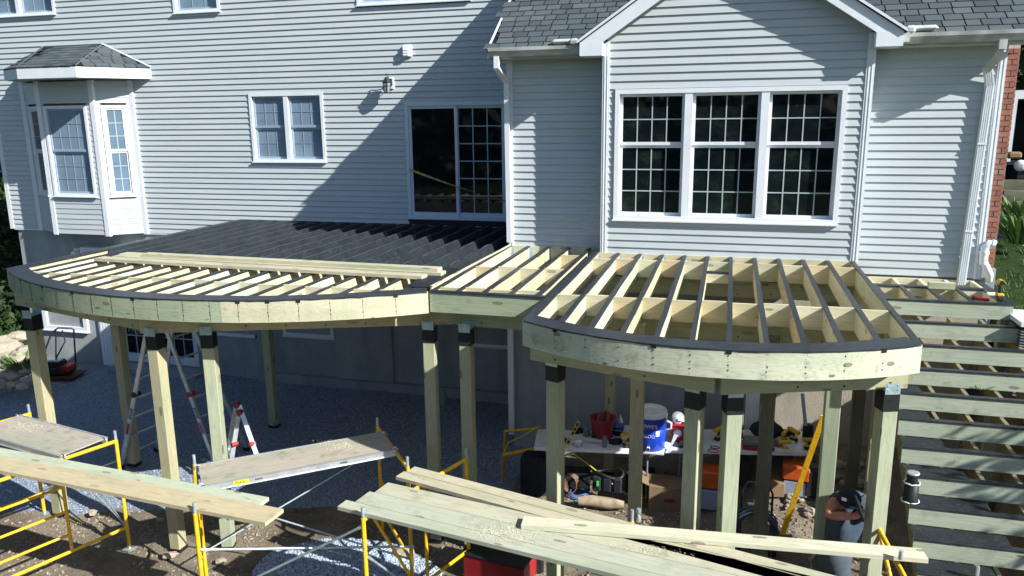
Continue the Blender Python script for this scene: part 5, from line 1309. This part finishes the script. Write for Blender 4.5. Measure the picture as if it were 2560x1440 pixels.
for (p0, p1) in ((fl_, ap), (fr_, ap+Vector((.12, 0, 0)))):
    d = p1-p0; side = (p1-p0).normalized()
    for t, mt, L in ((.30, M_red, .22), (.42, M_blackp, .16)):
        M = frame(d, (0, -1, 0), p0+d*t); mb = MB(); mb.cbox((0, 0, .037), (L, .03, .002), M); 
        M = frame(d, bk_, p0+d*t)
    for t, mt, L in ((.26, M_red, .2), (.36, M_blackp, .18)):
        M = frame(d, bk_, p0+d*t) ; nrm = (M.to_3x3() @ Vector((0, 1, 0)))
        sgn = 1 if nrm.y < 0 else -1
        c = p0+d*t-bk_.normalized()*0.0145; 
        Mx = frame(d, -bk_, c); mb = MB(); mb.cbox((0, 0, 0), (L, .05, .002), Mx); mb.build('label_strip', mt, ld)
        if mt is M_blackp: text('LEVELER', .04, Mx @ Matrix.Translation((0, 0, .002)), M_whitep, ld)
    c = p0+d*.48; mb = MB(); mb.tube([c-bk_*.06, c+bk_*.12], .04, 10); mb.build('hinge_lock', M_red if p0 is fr_ else M_blackp, ld)
a0_ = at(600, 1032, Y=8.7); lf = thing('small_folding_ladder', 'short silver folding ladder with red hinges beyond the plywood stage', 'ladder', (a0_.x, a0_.y, GZ))
fA, fB = at(575, 1175, Y=8.5), at(655, 1175, Y=8.5); bb = Vector((-.30, .35, 0))
ladder_side(lf, fA, a0_+Vector((-.02, 0, 0)), fA+bb, a0_+Vector((-.02, 0, 0))+bb*.7, 4, .06); ladder_side(lf, fB, a0_+Vector((.03, 0, 0)), fB+bb, a0_+Vector((.03, 0, 0))+bb*.7, 4, .06)
for q in (a0_, a0_+bb*.7): mb = MB(); mb.tube([q-Vector((0, .03, 0)), q+Vector((0, .03, 0))], .045, 12); mb.build('hinge', M_red, lf)
for t in (.45,):
    for f in (fA, fB): q = f.lerp(a0_, t); mb = MB(); mb.tube([q-Vector((.02, .04, 0)), q+Vector((.02, .04, 0))], .035, 10); mb.build('lock_knob', M_red, lf)
c = at(1109, 1012, Z=GZ+.0); mb = MB(); mb.lathe([(.05, 0), (.055, .02), (.055, .2), (.03, .25), (.03, .29)], c, n=14); tag(mb.build('flask', plain('beige_flask', (.3, .28, .25), .5)), 'beige flask standing on the gravel between the two middle posts', 'flask')

# ------------------------------------------------------------------ tool tables and clutter under the right deck
TT = -4.33
def table(corners, label, legs=True):
    c = sum((Vector(q) for q in corners), Vector())/4; o = thing('folding_table', label, 'table', (c.x, c.y, gheight(c.x, c.y)), 'white folding tables under the right deck')
    mb = MB(); mb.prism([(q[0], q[1], TT-.045) for q in corners], (0, 0, .045)); mb.build('table_top', M_whitep, o)
    for q in corners:
        x, y = c.x+(q[0]-c.x)*.8, c.y+(q[1]-c.y)*.8; mb = MB(); mb.tube([(x, y, gheight(x, y)), (x, y, TT-.04)], .014, 8); mb.build('leg', M_greyp, o)
    mb = MB(); mb.tube([((corners[0][0]*.9+c.x*.1), c.y, TT-.4), (c.x, c.y, TT-.06)], .01, 6); mb.build('leg_brace', M_greyp, o)
tp = lambda px, py: at(px, py, Z=TT)
a, b = tp(1335, 1118), tp(1652, 1130); table([a, b, b+Vector((-.12, .60, 0)), a+Vector((-.1, .62, 0))], 'white folding table crowded with tools and the blue drink cooler')
a, b = tp(1652, 1133), tp(2030, 1140); table([a+Vector((.05, .12, 0)), b+Vector((0, .1, 0)), b+Vector((-.05, .84, 0)), a+Vector((0, .86, 0))], 'second white folding table under the right deck holding power tools and a black bag')
def item(name, fn, label, cat, mat, base, group=None):
    mb = MB(); fn(mb, base); return tag(mb.build(name, mat), label, cat, group)
# drink cooler
c = tp(1622, 1128)+Vector((0, .14, 0)); jg = thing('drink_cooler', 'big blue drink cooler with white lid and rim standing on the first table', 'cooler', c)
mb = MB(); mb.lathe([(.17, 0), (.19, .015), (.205, .17), (.212, .30), (.205, .305), (.205, .32), (.215, .325), (.215, .43), (.205, .47)], c, n=28); mb.build('body', M_blue, jg)
mb = MB(); mb.lathe([(.207, .465), (.215, .47), (.22, .49), (.212, .54), (.20, .545), (.19, .51), (.17, .50)], c, n=28); mb.build('lid_rim', M_whitep, jg)
mb = MB(); mb.cbox(c+Vector((0, 0, -.0)), (.4, .4, .02)); mb.cbox(c+Vector((.0, -.215, .07)), (.035, .05, .035)); mb.lathe([(.018, 0), (.02, .03)], c+Vector((0, -.21, .07)), (0, -1, 0), 10); mb.build('tap', M_whitep, jg)
mb = MB(); mb.tube([c+Vector((.21, -.02, .40)), c+Vector((.27, -.03, .38)), c+Vector((.27, -.03, .31)), c+Vector((.215, -.02, .28))], .016, 8); mb.build('handle', M_whitep, jg)
TF = lambda ang, r, z: Matrix.Translation(c+Vector((r*math.sin(ang), -r*math.cos(ang), z))) @ Matrix.Rotation(ang, 4, 'Z') @ Matrix.Rotation(PI/2, 4, 'X')
text("LOWE'S", .07, TF(-.05, .219, .375), M_whitep, jg); text('IGLOO', .06, TF(-.05, .212, .235), M_whitep, jg)
mb = MB(); mb.cbox((0, 0, 0), (.05, .07, .002), TF(.55, .213, .27)); mb.build('sticker', M_paper, jg)
# bucket, paint pail, tube, cup, spool
c = tp(1503, 1098)+Vector((0, .12, 0)); bu = thing('tool_bucket', 'dark red round tool bucket full of handles', 'bucket', c)
mb = MB(); mb.lathe([(.14, 0), (.175, .27), (.18, .28), (.165, .28), (.135, .02)], c, n=20); mb.build('bucket_body', M_red, bu)
for i in range(5): mb = MB(); a_ = c+Vector((random.uniform(-.1, .1), random.uniform(-.1, .1), .1)); mb.tube([a_, a_+Vector((random.uniform(-.06, .06), .02, .24))], .012, 6); mb.build('tool_handle', random.choice((M_orange, M_blackp, M_greyp)), bu)
c = tp(1543, 1093)+Vector((0, .1, 0)); pa = thing('plastic_pail', 'navy lidded pail with white printed label beside the red bucket', 'pail', c)
mb = MB(); mb.lathe([(.07, 0), (.08, .13), (.08, .14)], c, n=18); mb.build('pail_body', M_whitep, pa); mb = MB(); mb.lathe([(.085, .13), (.085, .155), (.02, .16)], c, n=18); mb.build('pail_lid', M_cordb, pa)
M_navy = plain('navy_print', (.01, .02, .10), .5); pa.children[0].data.materials[0] = M_navy
text('PLASTER', .035, Matrix.Translation(c+Vector((0, -.083, .09))) @ Matrix.Rotation(PI/2, 4, 'X'), M_whitep, pa)
c = tp(1556, 1084); item('caulk_tube', lambda m_, b: m_.tube([b, b+Vector((-.03, .03, .2)), b+Vector((-.033, .033, .215)), b+Vector((-.04, .04, .26))], [.026, .026, .012, .006], 12), 'white sealant tube standing beside the navy pail', 'tube', M_whitep, c)
c = tp(1562, 1092); item('paper_sheet', lambda m_, b: m_.hexa([b+Vector(q) for q in ((-.07, 0, 0), (.09, -.02, 0), (.09, -.015, 0), (-.07, .005, 0), (-.09, .08, .13), (.08, .06, .15), (.08, .064, .15), (-.09, .084, .13))]), 'sheet of white paper propped in front of the sealant tube', 'paper', M_paper, c)
c = tp(1511, 1117); item('grey_cup', lambda m_, b: m_.lathe([(.03, 0), (.038, .15), (.036, .15), (.028, .01)], b, n=16), 'grey plastic cup at the front edge of the first table', 'cup', M_greyp, c)
c = tp(1446, 1116)+Vector((0, 0, .05)); item('wire_spool', lambda m_, b: m_.lathe([(.02, -.03), (.055, -.03), (.055, -.02), (.035, -.015), (.035, .015), (.055, .02), (.055, .03), (.02, .03)], b, (.3, -1, .2), 18), 'small grey wire spool lying at the front of the first table', 'spool', M_alu, c)
c = tp(1417, 1112); lv = thing('spirit_level', 'yellow spirit level leaning upright on the first table', 'level', c); M = frame(Vector((.14, .12, .30)), (0, -1, .2), c+Vector((.07, .06, .15)))
mb = MB()
for y in (-.022, .022): mb.cbox((0, y, 0), (.36, .008, .022), M)
for x in (-.17, -.09, -.03, .03, .09, .17): mb.cbox((x, 0, 0), (.02, .04, .018), M)
mb.build('level_frame', M_dwy, lv)
for x in (-.13, 0, .13): mb = MB(); mb.cbox((x, 0, .002), (.04, .03, .012), M); mb.build('vial', M_blackp, lv)
def saw(px, py, lab, mats, yaw=0.0, s=1.0):
    b = tp(px, py); o = thing('power_tool', lab, 'power tool', b, 'cordless power tools on the tables'); A = Matrix.Translation(b) @ Matrix.Rotation(yaw, 4, 'Z') @ Matrix.Diagonal((s, s, s, 1))
    mb = MB(); mb.bbox((0, 0, .03), (.13, .08, .055), .012, A); mb.build('battery', mats[1], o); mb = MB(); mb.bbox((0, 0, .075), (.11, .075, .03), .01, A); mb.build('shoe', mats[0], o)
    mb = MB(); mb.tube([A @ Vector((0, 0, .08)), A @ Vector((.03, 0, .17))], .02*s, 8); mb.build('grip', mats[1], o)
    mb = MB(); mb.tube([A @ Vector((-.10, 0, .17)), A @ Vector((.09, 0, .18))], .036*s, 10); mb.build('motor', mats[0], o); mb = MB(); mb.tube([A @ Vector((.09, 0, .18)), A @ Vector((.15, 0, .18))], [.028*s, .012*s], 10); mb.build('nose', mats[1], o)
saw(1570, 1118, 'yellow and black tool lying at the front of the first table beside the post', (M_dwy, M_blackp), .5); saw(1962, 1130, 'yellow tool with white labelled battery at the front of the second table', (M_dwy, M_whitep), .2, .8)
saw(1960, 1104, 'yellow drill near the black bag on the second table', (M_dwy, M_blackp), 1.2, .75); saw(1984, 1103, 'yellow and black sander behind the tools on the second table', (M_dwy, M_blackp), 2.2, .85); saw(2020, 1124, 'yellow tool lying at the right end of the second table', (M_dwy, M_blackp), .1, .8); saw(1795, 1100, 'yellow and black tool half hidden between the two front posts', (M_dwy, M_blackp), 1.0, .9)
c = tp(1480, 1088); item('clamp', lambda m_, b: (m_.cbox((0, 0, 0), (.22, .03, .02), frame((.25, .05, .09), (0, 0, 1), b+Vector((.03, 0, .05)))), m_.cbox((0, 0, 0), (.2, .012, .03), frame((.25, .05, .03), (0, 0, 1), b+Vector((.03, 0, .02))))), 'grey metal clamp bar lying in front of the red bucket', 'clamp', M_alu, c)
c = tp(1483, 1108); item('metal_ruler', lambda m_, b: m_.cbox((0, 0, 0), (.24, .035, .006), frame((1, .08, 0), (0, 0, 1), b+Vector((0, 0, .006)))), 'steel rule lying flat near the front of the first table', 'ruler', M_alu, c)
c = tp(1700, 1113)+Vector((0, .2, 0)); rc = thing('red_tool_case', 'dark red case with a white oval badge and a circular saw on top', 'case', c)
mb = MB(); mb.bbox(c+Vector((.03, 0, .12)), (.34, .26, .24), .02); mb.build('case_body', M_red, rc); mb = MB(); mb.bbox(c+Vector((.03, 0, .245)), (.36, .28, .02), .008); mb.build('case_lid', M_red, rc)
mb = MB(); mb.lathe([(.055, 0), (.055, .004), (.02, .005)], c+Vector((-.04, -.132, .14)), (0, -1, 0), 20); bd = mb.build('badge', M_paper, rc)
c2 = c+Vector((-.05, -.02, .26)); sw_ = thing('circular_saw', 'silver circular saw lying on the dark red case', 'saw', c2); mb = MB(); mb.lathe([(.02, -.02), (.09, -.02), (.095, 0), (.09, .02), (.02, .03)], c2+Vector((0, 0, .05)), (.4, -.8, .5), 20); mb.build('blade_guard', M_alu, sw_); mb = MB(); mb.tube([c2+Vector((0, -.05, .05)), c2+Vector((.14, -.03, .02))], .02, 8); mb.build('handle', M_paper, sw_)
c = tp(1680, 1122); item('hand_saw', lambda m_, b: m_.hexa([b+Vector(q) for q in ((-.05, -.1, -.02), (-.045, -.1, -.02), (-.045, -.098, -.02), (-.05, -.098, -.02), (.02, .02, .2), (.075, .03, .19), (.075, .032, .19), (.02, .022, .2))]), 'bright blade leaning against the dark red case', 'saw', M_alu, c)
c = tp(1915, 1105)+Vector((0, .15, 0)); item('black_bag', lambda m_, b: (m_.ball(b+Vector((0, 0, .12)), (.22, .16, .12), 14, 9, .04), m_.ball(b+Vector((.02, 0, .2)), (.12, .12, .07), 10, 7, .05)), 'slumped black cloth bag in the middle of the second table', 'bag', M_cap, c)
c = tp(1885, 1126)+Vector((0, .05, 0)); rg = thing('grey_tool_case', 'flat grey lidded case with red base at the front of the second table', 'case', c); mb = MB(); mb.bbox(c+Vector((0, .05, .025)), (.30, .24, .05), .01); mb.build('base', M_red, rg); mb = MB(); mb.bbox(c+Vector((0, .06, .085)), (.28, .22, .07), .015); mb.build('lid', M_greyp, rg)
c = tp(1928, 1128); tm = thing('tape_measure', 'small black tape measure at the front edge of the second table', 'tape measure', c); mb = MB(); mb.bbox(c+Vector((0, 0, .03)), (.075, .05, .06), .015); mb.build('case', M_blackp, tm)
mb = MB(); mb.cbox(c+Vector((.0, 0, .062)), (.04, .03, .004)); mb.build('blade_lock', M_dwy, tm)
c = tp(1783, 1128); item('looped_cord', lambda m_, b: (m_.tube([b+Vector((.07*math.cos(t), .05*math.sin(t), .006)) for t in [i*.5 for i in range(12)]], .006, 6, closed=True), m_.tube([b+Vector((.06*math.cos(t)+.02, .04*math.sin(t)+.12, .006)) for t in [i*.5 for i in range(12)]], .006, 6, closed=True)), 'thin red cord in two loops on the second table between the posts', 'cord', M_red, c)
c = tp(2022, 1112); item('brush_head', lambda m_, b: m_.bbox(b+Vector((-.02, .05, .15)), (.13, .10, .26), .02), 'black ribbed boot shaped head at the foot of the grey pole', 'tool', M_blackp, c)
a, b = at(2006, 984, Y=10.35), at(2014, 1064, Y=10.2); lum('grey_pole', a, b, .045, .03, M_galv, None, label='grey metal pole rising from the black head behind the second table', cat='pole')
a, b = at(2059, 1040, Y=7.95), at(1956, 1335, Y=8.3); lum('yellow_rail', b, a, .055, .02, M_yellow, None, up=(1, 0, 0), label='long yellow rail leaning slantwise between the rear post and the ground', cat='rail')
# white ribbed panel
a, b = at(1866, 1100, Y=10.95), at(1902, 985, Y=10.95); wp = thing('ribbed_panel', 'white ribbed panel leaning on the basement wall behind the second table', 'panel', a)
mb = MB(); mb.box(a.x-.05, b.x, 10.93, 10.96, a.z-.25, b.z+.25); mb.build('panel_sheet', M_greyp, wp)
for i in range(5): mb = MB(); x = a.x-.04+i*(b.x-a.x+.03)/5; mb.box(x, x+.035, 10.905, 10.93, a.z-.25, b.z+.25); mb.build('panel_rib', M_whitep, wp)
# under the tables
def gp(px, py): return at(px, py, Z=GZ)
def bx(name, px, py, d, ang, mat, label, cat='box', z=None, lid=None, b=.008):
    c = gp(px, py); c.z = gheight(c.x, c.y)-.01; o = thing(name, label, cat, c); A = Matrix.Translation(c) @ Matrix.Rotation(ang, 4, 'Z')
    mb = MB(); mb.bbox((0, 0, d[2]/2), d, b, A); mb.build('body', mat, o)
    if lid: mb = MB(); mb.bbox((0, 0, d[2]+.012), (d[0]*1.05, d[1]*1.05, .03), .008, A); mb.build('lid', lid, o)
    return o, A
o, A = bx('cardboard_box', 1668, 1262, (.5, .38, .36), .1, M_card, 'brown cardboard box with open flaps on the ground under the first table')
for s in (-1, 1): mb = MB(); mb.hexa([A @ Vector(q) for q in ((s*.25, -.18, .36), (s*.25, .18, .36), (s*.25+.004, .18, .36), (s*.25+.004, -.18, .36), (s*.38, -.18, .42), (s*.38, .18, .42), (s*.38+.004, .18, .42), (s*.38+.004, -.18, .42))]); mb.build('flap', M_card, o)
mb = MB(); mb.cbox((.02, -.192, .17), (.14, .001, .05), A); mb.build('printed_mark', M_red, o)
o, A = bx('storage_tote', 1785, 1262, (.42, .34, .24), .05, M_tote, 'milky storage tote with an orange crate on top between the front posts', 'tote', lid=M_tote); mb = MB(); mb.bbox((0, 0, .40), (.40, .3, .24), .02, A); mb.build('orange_crate', M_orange, o)
o, A = bx('storage_tote', 1985, 1262, (.30, .30, .20), -.1, M_tote, 'small tote with red orange top half right of the cardboard boxes', 'tote'); mb = MB(); mb.bbox((0, 0, .31), (.34, .32, .20), .02, A); mb.build('orange_crate', M_orange, o)
bx('cardboard_box', 1925, 1262, (.28, .25, .2), .2, M_card, 'small shaded carton beside the red orange tote'); bx('lumpy_sack', 1930, 1205, (.5, .3, .3), -.2, plain('dark_sacking', (.09, .075, .05), .9, .1, var=.5, sc=5), 'dark stained sack under the second table', 'sack', b=.08)
bx('black_pack', 2025, 1270, (.28, .25, .42), .1, M_blackp, 'black tool pack with yellow trim beside the leaning yellow rail', 'bag', b=.05)
bx('navy_bin', 1335, 1232, (.34, .3, .58), .1, M_cap, 'tall dark navy bin with a small white label by the left end of the tables', 'bin', b=.04)
bx('red_tool_box', 1250, 1440, (.75, .42, .30), -.15, M_red, 'large red tool box on the ground under the front planks', 'tool box', lid=M_blackp, b=.03); bx('red_tool_box', 1320, 1420, (.35, .3, .34), .3, M_blackp, 'black tool box leaning beside the large red one', 'tool box', b=.03)
c = gp(1448, 1240); item('blue_cord_coil', lambda m_, b: [m_.tube([b+Vector(((.17-.012*j)*math.cos(t), (.15-.01*j)*math.sin(t), .02+.012*j+.01*math.sin(3*t+j))) for t in [i*PI/8 for i in range(16)]], .006, 6, closed=True) for j in range(5)], 'loose coil of blue white cord on the ground', 'cord', M_cordb, c)
c = gp(1425, 1238); item('brown_cord_coil', lambda m_, b: [m_.tube([b+Vector((.09*math.cos(t)+.01*j, .02*j, .16+.13*math.sin(t))) for t in [i*PI/8 for i in range(16)]], .008, 6, closed=True) for j in range(4)], 'brown extension lead hung in a loop against the front post', 'cord', plain('brown_cable', (.22, .12, .08), .5), c)
c = gp(1520, 1245)+Vector((0, 0, .05)); tb = thing('tool_belt', 'dark tool belt with pouches and a bright green clip hanging below the table', 'tool belt', c)
mb = MB(); mb.tube([c+Vector((.2*math.cos(t), .12*math.sin(t), .32+.03*math.sin(2*t))) for t in [i*PI/8 for i in range(16)]], .02, 8, closed=True); mb.build('belt', M_blackp, tb)
for dx in (-.14, .0, .14): mb = MB(); mb.bbox(c+Vector((dx, -.1, .2)), (.12, .07, .22), .02); mb.build('pouch', M_cap, tb)
mb = MB(); mb.cbox(c+Vector((-.12, -.15, .22)), (.03, .015, .07)); mb.build('green_clip', plain('green_plastic', (.05, .65, .08), .4), tb)
random.seed(77)
CL_ = [('paint_tin', 1465, 1092, M_greyp, 'small dented grey tin behind the wire spool'), ('dark_tool_roll', 1395, 1108, M_cap, 'dark tool roll at the left end of the first table'), ('glove', 1535, 1112, M_cap, 'dark work glove lying before the white paper'), ('screw_box', 1490, 1096, M_blackp, 'black screw box beside the clamp bar'), ('charger', 1706, 1120, M_blackp, 'black charger with a yellow edge at the left of the front post'), ('screw_box', 1830, 1112, M_greyp, 'grey screw box in the shade between two front posts'), ('rag', 1725, 1118, M_denim, 'crumpled grey blue rag near the red case'), ('screw_box', 1945, 1118, M_card, 'flat brown carton in front of the black bag'), ('charger', 1975, 1090, M_blackp, 'black battery charger behind the yellow tools'), ('rag', 1440, 1085, M_cap, 'black cloth heap behind the spirit level'), ('paint_tin', 1385, 1098, M_blackp, 'black tin at the far left of the first table'), ('screw_box', 1845, 1096, M_red, 'small red box between the front posts')]
for nm_, px, py, mt_, lb_ in CL_:
    c = tp(px, py); c.y += .04; c = at(px, py-6, Y=c.y) if False else c
    if nm_ in ('glove', 'rag', 'dark_tool_roll'): item(nm_, lambda m_, b: (m_.ball(b+Vector((0, 0, .03)), (random.uniform(.07, .12), .06, random.uniform(.03, .06)), 10, 6, .14), m_.ball(b+Vector((.05, .03, .03)), (.06, .05, .04), 8, 5, .14)), lb_, 'cloth', mt_, c)
    elif nm_ == 'paint_tin': item(nm_, lambda m_, b: m_.lathe([(.045, 0), (.05, .005), (.048, .11), (.052, .115), (.04, .118)], b, n=16), lb_, 'tin', mt_, c)
    else: item(nm_, lambda m_, b: (m_.bbox(b+Vector((0, 0, .03)), (.13, .10, .06), .008, None), m_.bbox(b+Vector((.0, 0, .065)), (.10, .07, .02), .006, None)), lb_, 'box', mt_, c)
for j, (p0, p1, mt_, lb_) in enumerate(((tp(1420, 1125), gp(1700, 1235), M_lab, 'thin yellow air hose drooping from the first table to the right'), (gp(1770, 1215), gp(2000, 1235), M_lab, 'pale yellow lead trailing over the ground between the totes'))):
    mb = MB(); n = 12; pts = []
    for i in range(n+1): t = i/n; q = p0.lerp(p1, t); q.z = max(q.z-.28*math.sin(PI*t)*(1 if j == 0 else 0), GZ+.03)+(.0 if j == 0 else .25*math.sin(PI*t)); pts.append(q+Vector((0, .1*math.sin(7*t), 0)))
    mb.tube(pts, .007, 6); tag(mb.build('air_hose', mt_), lb_, 'hose')
bx('dark_crate', 1440, 1215, (.4, .3, .25), .15, M_blackp, 'black crate deep in the shade under the first table'); bx('dark_crate', 1600, 1225, (.35, .3, .3), -.1, M_cap, 'dark crate behind the pale front post under the first table'); bx('dark_crate', 1840, 1240, (.3, .3, .35), .2, M_blackp, 'tall black crate between the totes and the hose cart')
# saw stand
c = gp(1300, 1200); c.z = GZ; ss = thing('saw_stand', 'yellow mitre saw stand with folded legs left of the tables', 'saw stand', c)
a, b = at(1258, 1138, Y=c.y-.1), at(1345, 1122, Y=c.y-.1); mb = MB(); mb.tube([a, b], .035, 10); mb.build('beam', M_dwy, ss); a2, b2 = at(1262, 1078, Y=c.y+.2), at(1340, 1072, Y=c.y+.2); mb = MB(); mb.tube([a2, b2], .022, 8); mb.build('beam', M_dwy, ss)
for q in (a, b, a2, b2): mb = MB(); mb.tube([q, Vector((q.x*.5+c.x*.5+(q.x-c.x)*.6, q.y, GZ))], .016, 8); mb.build('leg', M_dwy, ss)
mb = MB(); mb.tube([a+Vector((0, .02, .02)), a+Vector((.05, .1, .16)), a+Vector((.2, .15, .22)), b+Vector((0, .1, .3))], .01, 6); mb.build('cable', M_lab, ss)
# hose coil on its hand cart
c = at(1884, 1392, Z=GZ); hc = thing('hose_cart', 'hand cart with a thick coil of black hose behind the single board', 'hose cart', c)
mb = MB(); w_ = .17; h_ = .92
mb.tube([c+Vector((-w_, 0, .02)), c+Vector((-w_, .05, h_-.12)), c+Vector((-w_+.06, .05, h_)), c+Vector((w_-.06, .05, h_)), c+Vector((w_, .05, h_-.12)), c+Vector((w_, 0, .02))], .013, 8); mb.build('frame', M_blackp, hc)
mb = MB(); mb.tube([c+Vector((-.10, -.0, h_-.25)), c+Vector((.10, 0, h_-.25))], .018, 8); mb.build('cross_bar', M_whitep, hc)
for j in range(13):
    mb = MB(); r = .245-.012*(j % 6); y = -.12+.024*(j//2); mb.tube([c+Vector((r*math.cos(t)+random.uniform(-.004, .004), y+random.uniform(-.004, .004), .40+r*.95*math.sin(t)+random.uniform(-.004, .004))) for t in [i*PI/12 for i in range(24)]], .0105, 6, closed=True); mb.build('hose_loop', M_hose, hc)
for s in (-1, 1): mb = MB(); mb.tube([c+Vector((s*.2, .06, .09)), c+Vector((s*.245, .06, .09))], .09, 14); mb.build('wheel', M_blackp, hc)

# ------------------------------------------------------------------ the worker
def skin_body(name, joints, edges, mat, parent, sub=2, root=0):
    me = bpy.data.meshes.new(name); me.from_pydata([j[0] for j in joints], edges, []); o = bpy.data.objects.new(name, me); C.objects.link(o)
    o.modifiers.new('skin', 'SKIN'); sv = me.skin_vertices[0].data
    for i, j in enumerate(joints): r = j[1] if isinstance(j[1], tuple) else (j[1], j[1]); sv[i].radius = r; sv[i].use_root = (i == root)
    s = o.modifiers.new('sub', 'SUBSURF'); s.levels = sub; s.render_levels = sub
    dg = bpy.context.evaluated_depsgraph_get(); m2 = bpy.data.meshes.new_from_object(o.evaluated_get(dg)); bpy.data.objects.remove(o)
    m2.materials.clear(); m2.materials.append(mat); m2.polygons.foreach_set('use_smooth', [True]*len(m2.polygons)); m2.update()
    o = bpy.data.objects.new(name, m2); WM[o.name] = None; return link(o, parent, Matrix.Identity(4))
YP = 7.32
def pp_(px, py, dy=0): return at(px, py, Y=YP+dy)
wk = thing('person', 'person in dark cap and grey blue shirt bending forward beside the stair post', 'person', (pp_(2100, 1380).x, YP, GZ))
hipp = pp_(2086, 1385, .12); nk = pp_(2112, 1262, .0)
sh_n = pp_(2086, 1252, -.10); el_n = pp_(2068, 1289, -.20); wr_n = pp_(2140, 1291, -.27); ha_n = pp_(2153, 1281, -.27)
hd = pp_(2122, 1253, -.14); sh_f = pp_(2150, 1250, .02)
kn = Vector((hipp.x+.10, hipp.y-.12, GZ+.50)); ft = Vector((hipp.x+.05, hipp.y+.02, GZ+.06)); kn2 = Vector((hipp.x-.08, hipp.y+.10, GZ+.5)); ft2 = Vector((hipp.x-.12, hipp.y+.22, GZ+.06))
J = [(nk, .06), (hd+Vector((-.02, .05, -.0)), .062), (hd, .088), (hd+Vector((.03, -.04, -.03)), .07), (sh_n, .062), (sh_n.lerp(el_n, .5), .056), (el_n, .047), (el_n.lerp(wr_n, .35), .048), (wr_n, .030), (ha_n, (.036, .02))]
Eg = [(0, 1), (1, 2), (2, 3), (0, 4), (4, 5), (5, 6), (6, 7), (7, 8), (8, 9)]
skin_body('body', J, Eg, M_skin, wk)
for i in range(5):
    b = ha_n+Vector((.012*(i-2)*.6, -.005, .012*(i-2))); l = (.05, .065, .07, .064, .05)[i]; d = Vector((.55, -.25, .5)).normalized() if i else Vector((-.3, -.3, .8)).normalized()
    skin_body('finger', [(b-d*.01, .010), (b+d*l*.45, .0095), (b+d*l*.75+Vector((-.008, .004, -.012)), .0085), (b+d*l*.8+Vector((-.025, .012, -.025)), .007)], [(0, 1), (1, 2), (2, 3)], M_skin, wk, 1)
# shirt: rounded back, shoulders and short sleeve
bk1 = pp_(2136, 1256, .16)
J = [(hipp, (.165, .13)), (hipp.lerp(bk1, .5)+Vector((-.02, .0, 0)), (.19, .15)), (bk1, (.195, .17)), (nk+Vector((0, .06, 0)), (.12, .10)), (sh_n+Vector((.03, .05, .0)), .075), (sh_n.lerp(el_n, .2)+Vector((0, .01, 0)), .066), (sh_f+Vector((.02, .08, 0)), .10), (sh_f+Vector((.06, -.02, -.22)), .065)]
skin_body('shirt', J, [(0, 1), (1, 2), (2, 3), (3, 4), (4, 5), (2, 6), (6, 7)], M_denim, wk)
mb = MB(); mb.tube([hipp+Vector((0, 0, .10)), hipp, hipp+Vector((.03, -.02, -.14)), kn, ft+Vector((0, 0, .05))], [.12, .165, .13, .085, .065], 14); mb.tube([hipp+Vector((-.03, .03, -.02)), hipp+Vector((-.08, .06, -.16)), kn2, ft2+Vector((0, 0, .05))], [.10, .12, .082, .063], 14); mb.build('trousers', M_pants, wk)
for q in (ft+Vector((.04, -.05, 0)), ft2+Vector((.04, -.05, 0))): mb = MB(); mb.ball(q, (.13, .055, .05), 12, 8); mb.build('boot', M_card, wk)
mb = MB(); mb.ball(hd+Vector((-.0, .0, .03)), (.108, .105, .085), 16, 10); mb.build('cap_crown', M_cap, wk)
mb = MB(); mb.ball(hd+Vector((.04, -.10, .005)), (.07, .07, .012), 12, 6); mb.build('cap_peak', M_cap, wk)
mb = MB(); mb.cbox((0, 0, 0), (.045, .004, .03), Matrix.Translation(hd+Vector((-.055, -.085, .055))) @ Matrix.Rotation(-.5, 4, 'Z')); mb.build('cap_badge', M_paper, wk)
for s in (-1, 1): mb = MB(); mb.ball(hd+Vector((.03+s*.03, -.105, -.045)), .010, 8, 6); mb.build('eye', M_paper, wk)
mb = MB(); mb.ball(hd+Vector((.035, -.118, -.062)), (.012, .018, .02), 8, 6); mb.build('nose', M_skin, wk); mb = MB(); mb.ball(hd+Vector((.035, -.10, -.09)), (.022, .008, .006), 8, 6); mb.build('mouth', M_red, wk)
mb = MB(); mb.ball(hd+Vector((-.085, -.0, -.03)), (.012, .02, .03), 8, 6); mb.build('ear', M_skin, wk)
a, b = ha_n+Vector((.005, -.03, -.02)), pp_(2138, 1240, -.36); mb = MB(); mb.tube([a, a.lerp(b, .7), b], [.015, .017, .012], 10); tag(mb.build('black_tool', M_blackp), 'black pen like tool held upright in the hand of the crouching person', 'tool')
